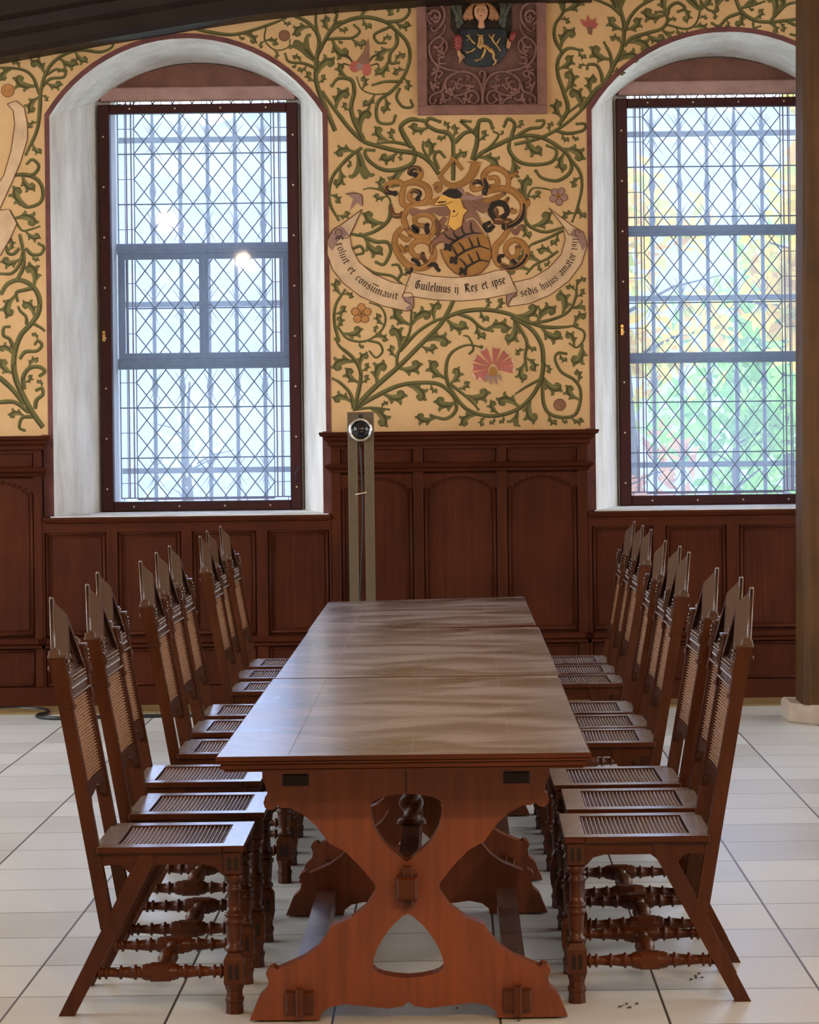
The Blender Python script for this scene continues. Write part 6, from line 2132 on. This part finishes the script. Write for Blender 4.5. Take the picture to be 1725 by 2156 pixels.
tree('autumn_tree', (3.35, 22.0, -.9), 6.4, 1.35, 1300, M['leaf_yellow'], 'yellow autumn tree outside the upper right corner of the right window', .13, 2, low=.45)
tree('autumn_tree', (3.0, 27.0, -.7), 3.1, 1.0, 900, M['leaf_green'], 'low green tree outside the lower right part of the right window', .10, 3, low=.1)
tree('autumn_tree', (1.55, 24.0, -.8), 2.7, .7, 500, M['leaf_rust'], 'small russet bush outside the lower left part of the right window', .08, 4, low=.1)
tree('autumn_tree', (2.1, 31.0, -.5), 5.4, 1.3, 700, M['leaf_yellow'], 'pale yellow tree farther behind the middle of the right window', .12, 5, low=.4)
tree('autumn_tree', (4.4, 34.0, -.3), 4.6, 1.8, 900, M['leaf_green'], 'green tree farther behind the right edge of the right window', .14, 6, low=.1)
tree('autumn_tree', (-3.1, 30.0, -.5), 3.0, .8, 110, M['leaf_pale'], 'thin pale yellow tree outside the lower left part of the left window', .08, 7, low=.1)

# ================================================================== light
w = bpy.data.worlds.new('overcast_sky'); sc.world = w
w.use_nodes = True
nt = w.node_tree; N = nt.nodes; L = nt.links
bg = N['Background']
tcw = N.new('ShaderNodeTexCoord'); sep = N.new('ShaderNodeSeparateXYZ'); L.new(tcw.outputs['Generated'], sep.inputs[0])
r = ramp(N, [(.45, (.55, .58, .62)), (.52, (.92, .96, 1.0)), (.75, (.84, .91, 1.0)), (1.0, (.76, .86, 1.0))])
mrw = N.new('ShaderNodeMapRange'); mrw.inputs[1].default_value = -1; mrw.inputs[2].default_value = 1
L.new(sep.outputs[2], mrw.inputs[0]); L.new(mrw.outputs[0], r.inputs[0]); L.new(r.outputs[0], bg.inputs['Color'])
bg.inputs['Strength'].default_value = SKY


def bulb(name, loc, energy, colr, rad=.09):
    l = bpy.data.lights.new(name, 'POINT')
    l.energy = energy; l.color = colr; l.shadow_soft_size = rad
    o = bpy.data.objects.new(name, l); col.objects.link(o)
    o.location = loc
    return o
# the hall's own lamps, hung under the ceiling behind the viewer (their glow is mirrored in the window glass)
for loc, k in LAMPS:
    bulb('hall_lamp', loc, LAMP_W * k, LAMP_C)

# ================================================================== camera and view
cam = bpy.data.cameras.new('camera')
cam.sensor_fit = 'VERTICAL'; cam.sensor_height = 36.0; cam.sensor_width = 36.0 * 1725 / 2156
cam.lens = F / 2156 * 36.0
cam.shift_x = -(CX - 862.5) / 2156
cam.shift_y = (CY - 1078) / 2156
cam.clip_end = 300
co = bpy.data.objects.new('camera', cam); col.objects.link(co)
rt, up, bk = Vector((CT, 0, -ST)), Vector((ST, 0, CT)), Vector((0, -1, 0))
co.matrix_world = Matrix(((rt.x, up.x, bk.x, 0), (rt.y, up.y, bk.y, 0), (rt.z, up.z, bk.z, EYE), (0, 0, 0, 1)))
sc.camera = co
vs = sc.view_settings
sc.display_settings.display_device = 'sRGB'
vs.view_transform = 'Standard'; vs.look = 'None'; vs.exposure = EXPO; vs.gamma = 1.0; vs.use_curve_mapping = False
sc.cycles.transparent_max_bounces = 24
sc.cycles.max_bounces = 8
sc.cycles.diffuse_bounces = 4
sc.cycles.glossy_bounces = 3
sc.cycles.adaptive_threshold = .018
sc.cycles.use_denoising = True
